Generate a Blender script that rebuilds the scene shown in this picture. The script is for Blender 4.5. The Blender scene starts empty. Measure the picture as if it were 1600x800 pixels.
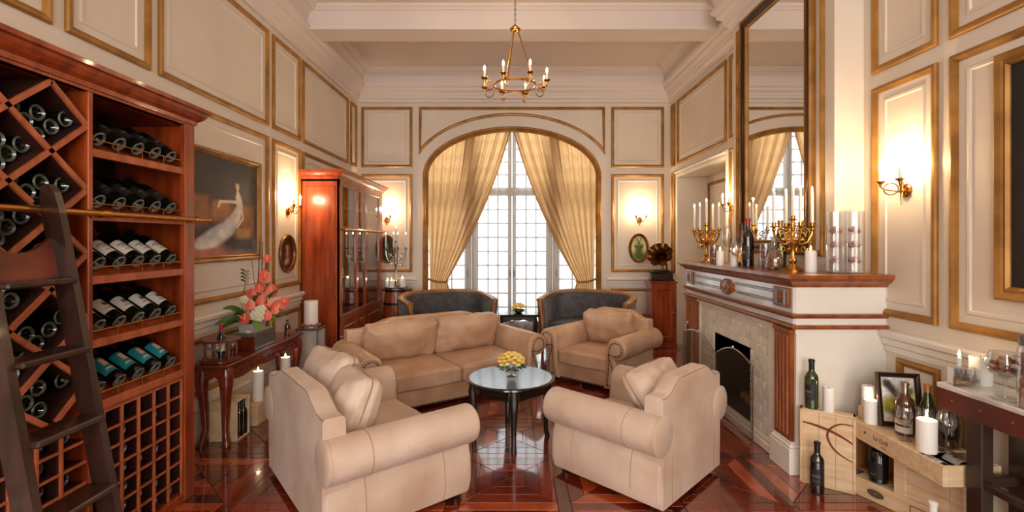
import bpy, bmesh, math, random
from mathutils import Vector, Matrix, noise
R = math.radians
PI = math.pi
C = bpy.context.scene.collection
SC = bpy.context.scene

# ------------------------------------------------------------------ camera, world, light, exposure
cam_d = bpy.data.cameras.new('camera'); cam = bpy.data.objects.new('camera', cam_d); C.objects.link(cam)
cam_d.sensor_width = 36.0; cam_d.lens = 36.0 * 750 / 1600
cam_d.shift_y = -25 / 1600.0
cam_d.clip_start = 0.05
cam.location = (0, 0, 1.5); cam.rotation_euler = (R(90), 0, 0)
SC.camera = cam
SC.view_settings.view_transform = 'Standard'; SC.view_settings.look = 'None'
SC.view_settings.gamma = 1.0; SC.view_settings.use_curve_mapping = False
SC.view_settings.exposure = 0.22
W = bpy.data.worlds.new('world'); SC.world = W; W.use_nodes = True
W.node_tree.nodes['Background'].inputs[0].default_value = (0.93, 0.97, 1.0, 1)
W.node_tree.nodes['Background'].inputs[1].default_value = 2.3
SC.cycles.max_bounces = 8; SC.cycles.diffuse_bounces = 4; SC.cycles.glossy_bounces = 4
SC.cycles.transparent_max_bounces = 16; SC.cycles.transmission_bounces = 6
SC.cycles.caustics_reflective = False; SC.cycles.caustics_refractive = False
SC.cycles.sample_clamp_indirect = 6.0

def area_light(name, loc, rot, sx, sy, power, col):
    d = bpy.data.lights.new(name, 'AREA'); d.shape = 'RECTANGLE'; d.size = sx; d.size_y = sy
    d.energy = power; d.color = col
    o = bpy.data.objects.new(name, d); C.objects.link(o); o.location = loc; o.rotation_euler = rot
    return o
# daylight coming through the arched french window, and fill lamps added at two made-up windows behind the camera
area_light('daylight_front', (0, 9.3, 5.4), (R(-42), 0, 0), 4.5, 2.0, 600, (0.95, 0.98, 1.0))
area_light('fill_rear', (-1.15, -3.05, 2.1), (R(90), 0, 0), 1.5, 2.6, 120, (1.0, 0.94, 0.87))
area_light('fill_rear', (1.15, -3.05, 2.1), (R(90), 0, 0), 1.5, 2.6, 120, (1.0, 0.94, 0.87))
WARM = (1.0, 0.69, 0.38)
SCONCE_W = 12.0; CHAND_W = 2.6; CANDLE_W = 0.6
def point_light(parent, loc, power, col=WARM, rad=0.012):
    d = bpy.data.lights.new('bulb_light', 'POINT'); d.energy = power; d.color = col; d.shadow_soft_size = rad
    o = bpy.data.objects.new('bulb_light', d); C.objects.link(o); o.parent = parent; o.location = loc
    return o

# ------------------------------------------------------------------ materials
def lin(h):
    h = h.lstrip('#'); out = []
    for i in (0, 2, 4):
        c = int(h[i:i+2], 16) / 255
        out.append(c / 12.92 if c <= 0.04045 else ((c + 0.055) / 1.055) ** 2.4)
    return (*out, 1.0)
MATS = {}
def mat(name, col, rough=0.5, metal=0.0, col2=None, scale=8.0, stretch=(1, 1, 1), bump=0.0, bscale=None, coat=0.0,
        rand=0.0, spec=0.5, detail=4, lo=0.35, hi=0.65, sheen=0.0, emit=0.0, trans=0.0, coat_ior=1.5):
    m = bpy.data.materials.new(name); m.use_nodes = True
    nt = m.node_tree; b = nt.nodes['Principled BSDF']; L = nt.links
    c1 = lin(col) if isinstance(col, str) else (*col, 1)
    b.inputs['Base Color'].default_value = c1
    b.inputs['Roughness'].default_value = rough; b.inputs['Metallic'].default_value = metal
    b.inputs['Specular IOR Level'].default_value = spec
    if coat: b.inputs['Coat Weight'].default_value = coat; b.inputs['Coat Roughness'].default_value = 0.06; b.inputs['Coat IOR'].default_value = coat_ior
    if sheen: b.inputs['Sheen Weight'].default_value = sheen
    if trans: b.inputs['Transmission Weight'].default_value = trans
    if emit:
        b.inputs['Emission Color'].default_value = c1; b.inputs['Emission Strength'].default_value = emit
    if col2 or bump:
        tc = nt.nodes.new('ShaderNodeTexCoord'); mp = nt.nodes.new('ShaderNodeMapping')
        mp.inputs['Scale'].default_value = stretch; L.new(tc.outputs['Object'], mp.inputs['Vector'])
    if col2:
        n = nt.nodes.new('ShaderNodeTexNoise'); n.inputs['Scale'].default_value = scale; n.inputs['Detail'].default_value = detail
        L.new(mp.outputs[0], n.inputs['Vector'])
        cr = nt.nodes.new('ShaderNodeValToRGB'); cr.color_ramp.elements[0].position = lo; cr.color_ramp.elements[1].position = hi
        cr.color_ramp.elements[0].color = c1; cr.color_ramp.elements[1].color = lin(col2) if isinstance(col2, str) else (*col2, 1)
        L.new(n.outputs['Fac'], cr.inputs[0]); out = cr.outputs[0]
        if rand:
            oi = nt.nodes.new('ShaderNodeObjectInfo'); hs = nt.nodes.new('ShaderNodeHueSaturation')
            mr = nt.nodes.new('ShaderNodeMapRange'); mr.inputs[3].default_value = 1 - rand; mr.inputs[4].default_value = 1 + rand
            L.new(oi.outputs['Random'], mr.inputs[0]); L.new(mr.outputs[0], hs.inputs['Value']); L.new(out, hs.inputs['Color']); out = hs.outputs[0]
        L.new(out, b.inputs['Base Color'])
    if bump:
        n2 = nt.nodes.new('ShaderNodeTexNoise'); n2.inputs['Scale'].default_value = bscale or scale * 3; n2.inputs['Detail'].default_value = 5
        L.new(mp.outputs[0], n2.inputs['Vector'])
        bp = nt.nodes.new('ShaderNodeBump'); bp.inputs['Strength'].default_value = bump; bp.inputs['Distance'].default_value = 0.01
        L.new(n2.outputs['Fac'], bp.inputs['Height']); L.new(bp.outputs[0], b.inputs['Normal'])
    MATS[name] = m
    return m
def glass_mat(name, tint, refl=0.10, rough=0.02):
    m = bpy.data.materials.new(name); m.use_nodes = True; nt = m.node_tree; nt.nodes.clear()
    o = nt.nodes.new('ShaderNodeOutputMaterial'); mx = nt.nodes.new('ShaderNodeMixShader')
    t = nt.nodes.new('ShaderNodeBsdfTransparent'); t.inputs[0].default_value = (*tint, 1)
    g = nt.nodes.new('ShaderNodeBsdfGlossy'); g.inputs['Roughness'].default_value = rough
    lw = nt.nodes.new('ShaderNodeLayerWeight'); lw.inputs[0].default_value = 0.35
    mr = nt.nodes.new('ShaderNodeMapRange'); mr.inputs[3].default_value = refl * 0.5; mr.inputs[4].default_value = min(1, refl * 6)
    nt.links.new(lw.outputs['Facing'], mr.inputs[0]); nt.links.new(mr.outputs[0], mx.inputs[0])
    nt.links.new(t.outputs[0], mx.inputs[1]); nt.links.new(g.outputs[0], mx.inputs[2]); nt.links.new(mx.outputs[0], o.inputs[0])
    return m
def cloth_mat(name, col, transl, transp=0.0, col2=None, scale=20):
    m = bpy.data.materials.new(name); m.use_nodes = True; nt = m.node_tree; nt.nodes.clear(); L = nt.links
    o = nt.nodes.new('ShaderNodeOutputMaterial')
    d = nt.nodes.new('ShaderNodeBsdfDiffuse'); d.inputs[0].default_value = lin(col)
    t = nt.nodes.new('ShaderNodeBsdfTranslucent'); t.inputs[0].default_value = lin(col2 or col)
    mx = nt.nodes.new('ShaderNodeMixShader'); mx.inputs[0].default_value = transl
    L.new(d.outputs[0], mx.inputs[1]); L.new(t.outputs[0], mx.inputs[2]); out = mx.outputs[0]
    if transp:
        tr = nt.nodes.new('ShaderNodeBsdfTransparent'); m2 = nt.nodes.new('ShaderNodeMixShader'); m2.inputs[0].default_value = transp
        L.new(out, m2.inputs[1]); L.new(tr.outputs[0], m2.inputs[2]); out = m2.outputs[0]
    L.new(out, o.inputs[0]); return m
def paint_mat(name, rough=0.5, coat=0.0):
    m = bpy.data.materials.new(name); m.use_nodes = True; nt = m.node_tree; b = nt.nodes['Principled BSDF']
    a = nt.nodes.new('ShaderNodeVertexColor'); a.layer_name = 'Col'
    nt.links.new(a.outputs[0], b.inputs['Base Color']); b.inputs['Roughness'].default_value = rough
    if coat: b.inputs['Coat Weight'].default_value = coat
    return m
def emit_mat(name, col, s):
    m = bpy.data.materials.new(name); m.use_nodes = True; nt = m.node_tree; nt.nodes.clear()
    o = nt.nodes.new('ShaderNodeOutputMaterial'); e = nt.nodes.new('ShaderNodeEmission')
    e.inputs[0].default_value = (*col, 1); e.inputs[1].default_value = s; nt.links.new(e.outputs[0], o.inputs[0]); return m

WALL = mat('cream_wall_paint', '#E3D8CA', 0.42, col2='#DDD0C0', scale=2.0, bump=0.03, bscale=60)
CEIL = mat('ceiling_paint', '#E0D5CF', 0.6, col2='#D9CCC5', scale=1.0)
WHITE = mat('white_paint', '#EDE8E0', 0.35, col2='#E6DFD4', scale=3)
GOLD = mat('gold_leaf_trim', '#B5833F', 0.45, 0.35, col2='#8F632B', scale=6, bump=0.05, bscale=40)
BRASS = mat('brass', '#C08A4A', 0.25, 1.0)
GILT = mat('bright_gilt', '#E2B060', 0.24, 1.0, col2='#C08A38', scale=20)
MAHOG = mat('mahogany', '#A5471C', 0.28, col2='#742910', scale=5, stretch=(4, 4, 0.5), coat=0.5, bump=0.02)
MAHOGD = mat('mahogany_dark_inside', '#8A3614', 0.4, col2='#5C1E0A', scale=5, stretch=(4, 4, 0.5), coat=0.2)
LATT = mat('rack_lattice_wood', '#B9633C', 0.38, col2='#964822', scale=6, stretch=(3, 3, 1), coat=0.2)
CELL = mat('rack_cell_shade', '#3A160B', 0.6, col2='#2A0E07', scale=4)  # shade inside the rack cells painted in as a dark tone
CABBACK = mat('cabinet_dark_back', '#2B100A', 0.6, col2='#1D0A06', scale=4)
LADD = mat('ladder_dark_wood', '#3B2219', 0.32, col2='#26140E', scale=6, stretch=(4, 4, 0.6), coat=0.4)
CHERRY = mat('cherry_table_wood', '#7C3019', 0.28, col2='#561C0C', scale=5, stretch=(4, 0.6, 4), coat=0.5)
LEATH = mat('beige_nubuck_leather', '#DCC7B6', 0.55, col2='#BD9E86', scale=3.2, bump=0.22, bscale=22, detail=8, lo=0.3, hi=0.72, sheen=0.15)
LEATH2 = mat('worn_tan_leather', '#D9B79C', 0.37, col2='#B08A6A', scale=3.0, bump=0.3, bscale=16, detail=8, lo=0.32, hi=0.72)
LEATHS = mat('leather_seam', '#A8866A', 0.6)
NAIL = mat('bronze_nailhead', '#33221A', 0.3, 0.9)
BLACKW = mat('black_lacquer', '#161210', 0.16, coat=0.25)
BLACKL = mat('black_wood', '#201814', 0.3, coat=0.3)
UPH = mat('charcoal_damask', '#4C4B4E', 0.6, col2='#39393F', scale=11, detail=3, lo=0.42, hi=0.58, sheen=0.3)
UPHB = mat('blue_grey_seat_fabric', '#596069', 0.6, col2='#49505A', scale=30)
GLASSB = mat('dark_bottle_glass', '#0D120A', 0.06, spec=0.7, coat=0.3)
GLASSG = mat('green_bottle_glass', '#22350A', 0.05, spec=0.7, coat=0.6)
GLASSBR = mat('brown_bottle_glass', '#4A2410', 0.06, spec=0.7, coat=0.6)
GLASSR = mat('red_wine_bottle_glass', '#170C08', 0.06, spec=0.7, coat=0.4)
CLEAR = glass_mat('clear_glass', (0.97, 0.98, 0.98), 0.13)
PANE = glass_mat('window_glass', (0.98, 0.99, 0.99), 0.05)
CABGL = glass_mat('cabinet_glass', (0.94, 0.92, 0.9), 0.08)
WAX = mat('white_wax', '#F2EEE8', 0.45)
FLAME = emit_mat('flame_glow', (1.0, 0.72, 0.36), 22.0)
BULB = emit_mat('bulb_glow', (1.0, 0.80, 0.52), 26.0)
CANDSL = mat('ivory_candle_sleeve', '#EFE4CF', 0.5)
CREAMT = mat('cream_tile', '#EFEADF', 0.18, col2='#E3DCCC', scale=5, rand=0.08, coat=0.3)
GROUT = mat('tile_grout', '#B9AE9A', 0.8)
MANTW = mat('mantel_white_gloss', '#DAD9D6', 0.16, col2='#CFCBC6', scale=4, coat=0.6)
MANTG = mat('mantel_grey_line', '#6A625C', 0.25, coat=0.5)  # grey mouldings, and the painted shadow strips along the frieze
MANTB = mat('mantel_brown_wood', '#9C5526', 0.3, col2='#783C18', scale=6, stretch=(3, 3, 0.6), coat=0.4)
SOOT = mat('soot_black', '#0C0A09', 0.9)
IRON = mat('black_iron', '#1B1715', 0.45, 0.6)
SILV = mat('brushed_nickel', '#A9A096', 0.3, 1.0)
PINE = mat('pine_crate_wood', '#E2C8A4', 0.6, col2='#D2B084', scale=6, stretch=(1, 6, 6), bump=0.05, rand=0.06)
PINED = mat('pine_crate_inside', '#B57A44', 0.65, col2='#9C6434', scale=6, stretch=(1, 6, 6))
STAMP = mat('red_brown_stamp_ink', '#7A3A22', 0.7)
INK = mat('grey_stamp_ink', '#5A4A3E', 0.8)
MARB = mat('white_marble', '#D9D6D0', 0.15, col2='#A9A6A2', scale=5, detail=9, lo=0.45, hi=0.75)
REDBR = mat('red_brown_apron', '#5E1C0E', 0.3, col2='#471207', scale=6, coat=0.3)
DARKLEG = mat('dark_walnut_leg', '#2A1711', 0.35, coat=0.3)
SHEER = cloth_mat('white_sheer', '#FFFFFF', 0.5, 0.70)
DRAPE = cloth_mat('gold_beige_drape', '#C2A688', 0.6, 0.0, '#DDB078')
DRAPEHEM = cloth_mat('drape_hem', '#B58E5E', 0.35, 0.0, '#D09A52')
WINFR = mat('window_frame_paint', '#B9B4AA', 0.4)
MIRR = mat('mirror_silver', (0.92, 0.92, 0.9), 0.02, 1.0)
FRAMED = mat('dark_bronze_frame', '#3A2314', 0.3, 0.5)
PAINT = paint_mat('oil_paint', 0.6)
PRINT = paint_mat('printed_paper', 0.5)
CORK = mat('cork', '#C59468', 0.8, col2='#8E5638', scale=30, rand=0.2)
CORKR = mat('wine_stained_cork', '#8E4A3C', 0.8, rand=0.2, col2='#A86850', scale=30)
CORAL = mat('coral_petal', '#F0705E', 0.35, col2='#E85548', scale=15)
WHITEP = mat('white_petal', '#F4EFD9', 0.5, col2='#E2DCB4', scale=20)
YELP = mat('yellow_petal', '#F5DE86', 0.5, col2='#E8C24C', scale=25, rand=0.15)
LEAF = mat('green_leaf', '#3C6A22', 0.4, col2='#24481A', scale=10)
LEAFL = mat('light_green_leaf', '#8CB22E', 0.4, col2='#6A9424', scale=10)
STEM = mat('dark_reed', '#4A4A38', 0.5)
BARREL = mat('barrel_oak', '#9A4A20', 0.35, col2='#7A3412', scale=5, stretch=(4, 4, 0.6), coat=0.4)
HORN = mat('gramophone_bronze', '#6B4522', 0.25, 0.9, col2='#4A2C14', scale=10)
MIRCL = mat('mirror_cladding', (0.8, 0.78, 0.75), 0.22, 0.5)
GREYC = mat('grey_ceramic', '#B9B4AC', 0.4)
BOXG = mat('grey_box_face', '#6A625E', 0.22, coat=0.5)
PAPER = mat('white_label_paper', '#EDE6DA', 0.6)
FOILR = mat('red_foil', '#A32A38', 0.3, 0.3)
FOILB = mat('black_foil', '#15110F', 0.35)
FOILP = mat('mauve_foil', '#8C5A70', 0.35)
FOILC = mat('copper_foil', '#B07A5C', 0.35, 0.5)
BASEHL = mat('bottle_base_highlight', '#5C625A', 0.12, spec=0.7)  # paler ring: the highlight on bottle bases put into the colour
FOILG = mat('gold_foil', '#B9905A', 0.35, 0.7)
ORANGEL = mat('orange_label', '#E39A34', 0.5)
PINKF = mat('pink_orchid', '#A86E6E', 0.5, col2='#C89A98', scale=40)
OAKD = mat('oak_trim_wood', '#A9763E', 0.4, col2='#8A5A2A', scale=8, coat=0.2)
SHADOWG = mat('dark_gap', '#0A0706', 0.9)

# ------------------------------------------------------------------ mesh helpers
def sgn(x): return -1.0 if x < 0 else 1.0
class MB:
    def __init__(self): self.v = []; self.f = []; self.m = []; self.M = Matrix.Identity(4); self.cur = 0
    def add(self, vs, fs):
        n = len(self.v); M = self.M
        self.v += [tuple(M @ Vector(p)) for p in vs]
        self.f += [tuple(i + n for i in f) for f in fs]; self.m += [self.cur] * len(fs)
        return self
    def box(self, x0, y0, z0, x1, y1, z1, b=0.0):
        if x0 > x1: x0, x1 = x1, x0
        if y0 > y1: y0, y1 = y1, y0
        if z0 > z1: z0, z1 = z1, z0
        if b <= 0:
            return self.add([(x0,y0,z0),(x1,y0,z0),(x1,y1,z0),(x0,y1,z0),(x0,y0,z1),(x1,y0,z1),(x1,y1,z1),(x0,y1,z1)],
                     [(0,3,2,1),(4,5,6,7),(0,1,5,4),(1,2,6,5),(2,3,7,6),(3,0,4,7)])
        b = min(b, (x1-x0)*.49, (y1-y0)*.49, (z1-z0)*.49)
        def ring(z, i): return [(x0+i,y0+b,z),(x0+b,y0+i,z),(x1-b,y0+i,z),(x1-i,y0+b,z),(x1-i,y1-b,z),(x1-b,y1-i,z),(x0+b,y1-i,z),(x0+i,y1-b,z)]
        vs = ring(z0, b) + ring(z0+b, 0) + ring(z1-b, 0) + ring(z1, b)
        fs = [tuple(range(7,-1,-1)), tuple(range(24,32))]
        for k in range(3):
            for i in range(8):
                j = (i+1) % 8; fs.append((k*8+i, k*8+j, k*8+8+j, k*8+8+i))
        return self.add(vs, fs)
    def loft(self, rings, closed=True, cap=True):
        n = len(rings[0]); vs = [p for r in rings for p in r]; fs = []
        for k in range(len(rings)-1):
            for i in range(n if closed else n-1):
                j = (i+1) % n; fs.append((k*n+i, k*n+j, (k+1)*n+j, (k+1)*n+i))
        if cap and closed: fs.append(tuple(range(n-1,-1,-1))); fs.append(tuple(range((len(rings)-1)*n, len(rings)*n)))
        return self.add(vs, fs)
    def prism(self, poly, fn, a, b):     # poly in 2D, fn(u,v,t)->xyz
        return self.loft([[fn(u,v,a) for u,v in poly],[fn(u,v,b) for u,v in poly]])
    def lathe(self, prof, n=16, c=(0,0,0), cap=True):
        rings = []
        for r, z in prof: rings.append([(c[0]+max(r,1e-4)*math.cos(2*PI*i/n), c[1]+max(r,1e-4)*math.sin(2*PI*i/n), c[2]+z) for i in range(n)])
        return self.loft(rings, True, cap)
    def tube(self, pts, r, n=6, closed=False, cap=True):
        P = [Vector(p) for p in pts]; N = len(P)
        rr = r if isinstance(r, (list, tuple)) else [r]*N
        rings = []; up = None
        for i in range(N):
            if closed: t = (P[(i+1)%N]-P[i-1])
            else: t = P[min(i+1,N-1)]-P[max(i-1,0)]
            t = t.normalized() if t.length > 1e-9 else Vector((0,0,1))
            if up is None: up = Vector((0,0,1)) if abs(t.z) < .9 else Vector((1,0,0))
            a = (up - t*up.dot(t)); a = a.normalized() if a.length > 1e-6 else t.orthogonal().normalized()
            up = a; b = t.cross(a)
            rings.append([tuple(P[i]+(a*math.cos(2*PI*k/n)+b*math.sin(2*PI*k/n))*rr[i]) for k in range(n)])
        if closed: rings.append(rings[0]); return self.loft(rings, True, False)
        return self.loft(rings, True, cap)
    def cyl(self, p0, p1, r0, r1=None, n=12): return self.tube([p0, p1], [r0, r0 if r1 is None else r1], n)
    def ball(self, c, r, nu=10, nv=6):
        rx, ry, rz = r if isinstance(r, (tuple, list)) else (r, r, r)
        rings = []
        for k in range(nv+1):
            a = -PI/2 + PI*k/nv; q = max(math.cos(a), .02)
            rings.append([(c[0]+rx*q*math.cos(2*PI*i/nu), c[1]+ry*q*math.sin(2*PI*i/nu), c[2]+rz*math.sin(a)) for i in range(nu)])
        return self.loft(rings)
    def grid(self, fn, nu, nv):
        vs = [fn(i/nu, j/nv) for j in range(nv+1) for i in range(nu+1)]; fs = []
        for j in range(nv):
            for i in range(nu): a = j*(nu+1)+i; fs.append((a, a+1, a+nu+2, a+nu+1))
        return self.add(vs, fs)
    def mould(self, path, prof, fn, closed=True):   # mitred sweep; path 2D, prof [(offset to the left of travel, height)]
        N = len(path); P = [Vector(p) for p in path]; rings = []
        for i in range(N):
            ds = []
            if closed or i > 0: ds.append((P[i]-P[i-1]).normalized())
            if closed or i < N-1: ds.append((P[(i+1)%N]-P[i]).normalized())
            ns = [Vector((-d.y, d.x)) for d in ds]
            if len(ns) == 2:
                mm = ns[0]+ns[1]; k = 1+ns[0].dot(ns[1]); mm = mm/max(k, .25)
            else: mm = ns[0]
            rings.append([fn(P[i].x+mm.x*o, P[i].y+mm.y*o, h) for o, h in prof])
        if closed: rings.append(rings[0])
        return self.loft(rings, True, not closed)
    def puff(self, hx, hy, hz, r, crown=0.0, k=10, wr=0.0, seed=0, pinch=0.0):   # rounded upholstered block centred on the origin
        idx = {}; vs = []; fs = []
        def P(a, b, c):
            key = (a, b, c)
            if key in idx: return idx[key]
            u, v, w = 2*a/k-1, 2*b/k-1, 2*c/k-1
            p = Vector((u*hx, v*hy, w*hz))
            q = Vector((max(-hx+r, min(hx-r, p.x)), max(-hy+r, min(hy-r, p.y)), max(-hz+r, min(hz-r, p.z))))
            d = p-q
            if d.length > 1e-7: p = q + d.normalized()*r if d.length > r*0.999 else p
            f = (1-u*u)*(1-v*v)
            p.z += w*crown*f
            if pinch: p.z *= 1 - pinch*max(u*u, v*v)**2
            if wr:
                nn = noise.noise(Vector((p.x*7+seed*5.1, p.y*7, p.z*7+seed))) + .5*noise.noise(Vector((p.x*18+seed, p.y*18, p.z*18))) + .35*noise.noise(Vector((p.x*30+seed, p.y*6, p.z*4)))
                p += (Vector((u*.4, v*.4, w))).normalized()*wr*nn
            idx[key] = len(vs); vs.append(tuple(p)); return idx[key]
        for a in range(k):
            for b in range(k):
                fs += [(P(a,b,0),P(a,b+1,0),P(a+1,b+1,0),P(a+1,b,0)), (P(a,b,k),P(a+1,b,k),P(a+1,b+1,k),P(a,b+1,k)),
                       (P(a,0,b),P(a+1,0,b),P(a+1,0,b+1),P(a,0,b+1)), (P(a,k,b),P(a,k,b+1),P(a+1,k,b+1),P(a+1,k,b)),
                       (P(0,a,b),P(0,a,b+1),P(0,a+1,b+1),P(0,a+1,b)), (P(k,a,b),P(k,a+1,b),P(k,a+1,b+1),P(k,a,b+1))]
        return self.add(vs, fs)
    def mesh(self, name, mats, angle=35, flat=False):
        me = bpy.data.meshes.new(name); me.from_pydata(self.v, [], self.f)
        for q in (mats if isinstance(mats, (list, tuple)) else [mats]): me.materials.append(q)
        if any(self.m): me.polygons.foreach_set('material_index', self.m)
        bm = bmesh.new(); bm.from_mesh(me); bmesh.ops.recalc_face_normals(bm, faces=bm.faces); bm.to_mesh(me); bm.free()
        if not flat:
            me.polygons.foreach_set('use_smooth', [True]*len(me.polygons)); me.set_sharp_from_angle(angle=R(angle))
        me.update(); return me
    def obj(self, name, mats, parent=None, loc=(0,0,0), rot=(0,0,0), angle=35, flat=False):
        o = bpy.data.objects.new(name, self.mesh(name, mats, angle, flat)); C.objects.link(o)
        o.location = loc; o.rotation_euler = rot
        if parent: o.parent = parent
        return o
def inst(me, name, parent=None, loc=(0,0,0), rot=(0,0,0), sc=None):
    o = bpy.data.objects.new(name, me); C.objects.link(o); o.location = loc; o.rotation_euler = rot
    if sc: o.scale = sc
    if parent: o.parent = parent
    return o
USED = {}
def tag(o, label, cat, group=None):
    o['label'] = label; o['category'] = cat
    if group: o['group'] = group
    n = len(label.split())
    if not 4 <= n <= 16: print('LABEL LENGTH', n, label)
    if label in USED: print('LABEL TWICE', label)
    USED[label] = 1
    return o
def thing(name, label, cat, loc=(0,0,0), rz=0.0, group=None, rot=None):
    o = bpy.data.objects.new(name, None); C.objects.link(o); o.empty_display_size = .05
    o.location = loc; o.rotation_euler = rot or (0, 0, rz)
    return tag(o, label, cat, group)
def struct(o): o['kind'] = 'structure'; return o
def stuff(o): o['kind'] = 'stuff'; return o
def dup(root, loc, rz=None, label=None, group=None, rot=None):
    r = root.copy(); C.objects.link(r); r.location = loc
    if rot is not None: r.rotation_euler = rot
    elif rz is not None: r.rotation_euler = (0, 0, rz)
    if label: tag(r, label, r['category'], group or r.get('group'))
    def rec(a, b):
        for ch in list(a.children):
            c = ch.copy(); C.objects.link(c); c.parent = b; rec(ch, c)
    rec(root, r); return r
def arc(cx, cy, r, a0, a1, n, ry=None): return [(cx+r*math.cos(R(a0+(a1-a0)*i/n)), cy+(ry or r)*math.sin(R(a0+(a1-a0)*i/n))) for i in range(n+1)]
def canvas(name, w, h, nx, nz, layers, base, parent, M, matl=None, oval=False):
    """flat painted picture: a grid in its own plane with the paint as a colour attribute; layers = (kind, data, colour, softness)"""
    mb = MB(); mb.M = M
    if oval:
        rings = [[(0.5*w*max(k/nz,.01)*math.cos(2*PI*i/nx), 0, 0.5*h*max(k/nz,.01)*math.sin(2*PI*i/nx)) for i in range(nx)] for k in range(nz+1)]
        uv = [(p[0]/w+.5, p[2]/h+.5) for r in rings for p in r]; mb.loft(rings, True, False)
    else:
        mb.grid(lambda u, v: ((u-.5)*w, 0, (v-.5)*h), nx, nz); uv = [(i/nx, j/nz) for j in range(nz+1) for i in range(nx+1)]
    o = mb.obj(name, matl or PAINT, parent)
    me = o.data; at = me.color_attributes.new('Col', 'FLOAT_COLOR', 'POINT')
    cols = []
    for (u, v) in uv:
        c = Vector(lin(base)[:3]); c *= 1 + .25*noise.noise(Vector((u*9, v*9, 1.3)))
        for kind, d, col, soft in layers:
            if kind == 'e':
                cx, cy, rx, ry, an = d; dx, dy = u-cx, v-cy; ca, sa = math.cos(R(an)), math.sin(R(an))
                q = math.hypot((dx*ca+dy*sa)/rx, (-dx*sa+dy*ca)/ry)
            elif kind == 'r':
                x0, y0, x1, y1 = d; q = 1+max(abs(u-(x0+x1)/2)-(x1-x0)/2, abs(v-(y0+y1)/2)-(y1-y0)/2)*12
            else:   # stroke: points and widths
                q = 9
                for (ax, ay, aw), (bx, by, bw) in zip(d[:-1], d[1:]):
                    ab = Vector((bx-ax, by-ay)); t = max(0, min(1, ((u-ax)*ab.x+(v-ay)*ab.y)/max(ab.length_squared, 1e-9)))
                    q = min(q, math.hypot(u-ax-ab.x*t, v-ay-ab.y*t)/(aw+(bw-aw)*t))
            k = max(0, min(1, (1+soft-q)/max(2*soft, 1e-3)))
            if k > 0:
                cc = Vector(lin(col)[:3]) * (1 + .3*noise.noise(Vector((u*14, v*14, 4.4))))
                c = c.lerp(cc, k)
        cols += [c.x, c.y, c.z, 1]
    at.data.foreach_set('color', cols); return o
random.seed(7)
# ------------------------------------------------------------------ the room
XL, XR, YB, YF, ZC = -2.34, 2.39, 7.26, -2.9, 4.03
fL = lambda u, v, h: (XL+h, u, v)
fR = lambda u, v, h: (XR-h, u, v)
fB = lambda u, v, h: (u, YB-h, v)
PROF = [(0,0),(0,.014),(.008,.022),(.02,.024),(.032,.016),(.042,.010),(.042,0)]
BEAD = [(.085,0),(.095,.007),(.108,.007),(.115,0)]
def rect(u0, v0, u1, v1): return [(u0,v0),(u1,v0),(u1,v1),(u0,v1)]
def panel(wall, fn, u0, v0, u1, v1, bead=True):
    MB().mould(rect(u0,v0,u1,v1), PROF, fn).obj('panel_moulding', GOLD, wall, flat=True)
    if bead and u1-u0 > .35: MB().mould(rect(u0,v0,u1,v1), BEAD, fn).obj('panel_bead', WALL, wall, flat=True)

# floor: a dark sub-floor, then single parquet planks in star squares with straight borders
FLOORM = [mat('parquet_%d' % i, a, 0.2, col2=b, scale=7, stretch=(1,1,1), coat=1.0, coat_ior=1.75, rand=0.12, bump=0.01, bscale=20)
          for i, (a, b) in enumerate([('#8E3418','#742610'), ('#7A2A13','#5E1E0C'), ('#B65428','#9A3E1A'), ('#5E200E','#481508')])]
fl = struct(MB().box(XL-.1, YF-.1, -.12, 2.9, 8.0, -.012).obj('floor', FLOORM[3]))
planks = []
S, BW = 0.56, 0.075
def clip_shrink(poly, g=.0016):
    c = sum((Vector(p) for p in poly), Vector((0,0)))/len(poly); out = []
    n = len(poly)
    for i in range(n):
        p, a, b = Vector(poly[i]), Vector(poly[i-1]), Vector(poly[(i+1)%n])
        d1, d2 = (p-a).normalized(), (b-p).normalized(); n1, n2 = Vector((-d1.y,d1.x)), Vector((-d2.y,d2.x))
        k = max(1+n1.dot(n2), .3); out.append(p+(n1+n2)/k*g)
    return out
nx0, nx1, ny0, ny1 = -4, 4, -1, 12
for ix in range(nx0, nx1+1):
    for iy in range(ny0, ny1+1):
        ox, oy = ix*(S+BW)-S/2-.02, iy*(S+BW)+.2
        planks.append([(ox+S,oy-BW/2),(ox+S+BW,oy-BW/2),(ox+S+BW,oy+S+BW/2),(ox+S,oy+S+BW/2)])
        planks.append([(ox,oy+S-BW*0),(ox+S,oy+S),(ox+S,oy+S+BW),(ox,oy+S+BW)])
        cx, cy, h = ox+S/2, oy+S/2, S/2
        for q in range(4):
            ca, sa = [(1,0),(0,1),(-1,0),(0,-1)][q]
            T = lambda x, y: (cx+x*ca-y*sa, cy+x*sa+y*ca)
            for a, b in ((0.0,.36),(.36,.68),(.68,1.0)):
                if a == 0: planks.append([T(0,0), T(h*b,-h*b), T(h*b,h*b)])
                else: planks.append([T(h*a,-h*a), T(h*b,-h*b), T(h*b,h*b), T(h*a,h*a)])
good = []
for p in planks:
    xs = [q[0] for q in p]; ys = [q[1] for q in p]
    if max(xs) < XL+.01 or min(xs) > XR+.4 or max(ys) > 7.6: continue
    p = [(min(max(x, XL), XR+.4), min(y, 7.7)) for x, y in p]
    if max(q[0] for q in p)-min(q[0] for q in p) < .01: continue
    good.append(p)
def hidden(x, y):     # under the seats, crates or the rack, where no plank shows
    for cx, cy, r in ((-.94,2.94,.42),(.83,3.13,.33),(-.67,4.73,.4),(.95,5.17,.33)):
        if math.hypot(x-cx, y-cy) < r: return True
    return x < -1.95 and y < 2.8 or x > 1.9 or abs(x) > 1.02*y or x < -1.9 and y > 3.3
vis = []; rest = []
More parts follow.
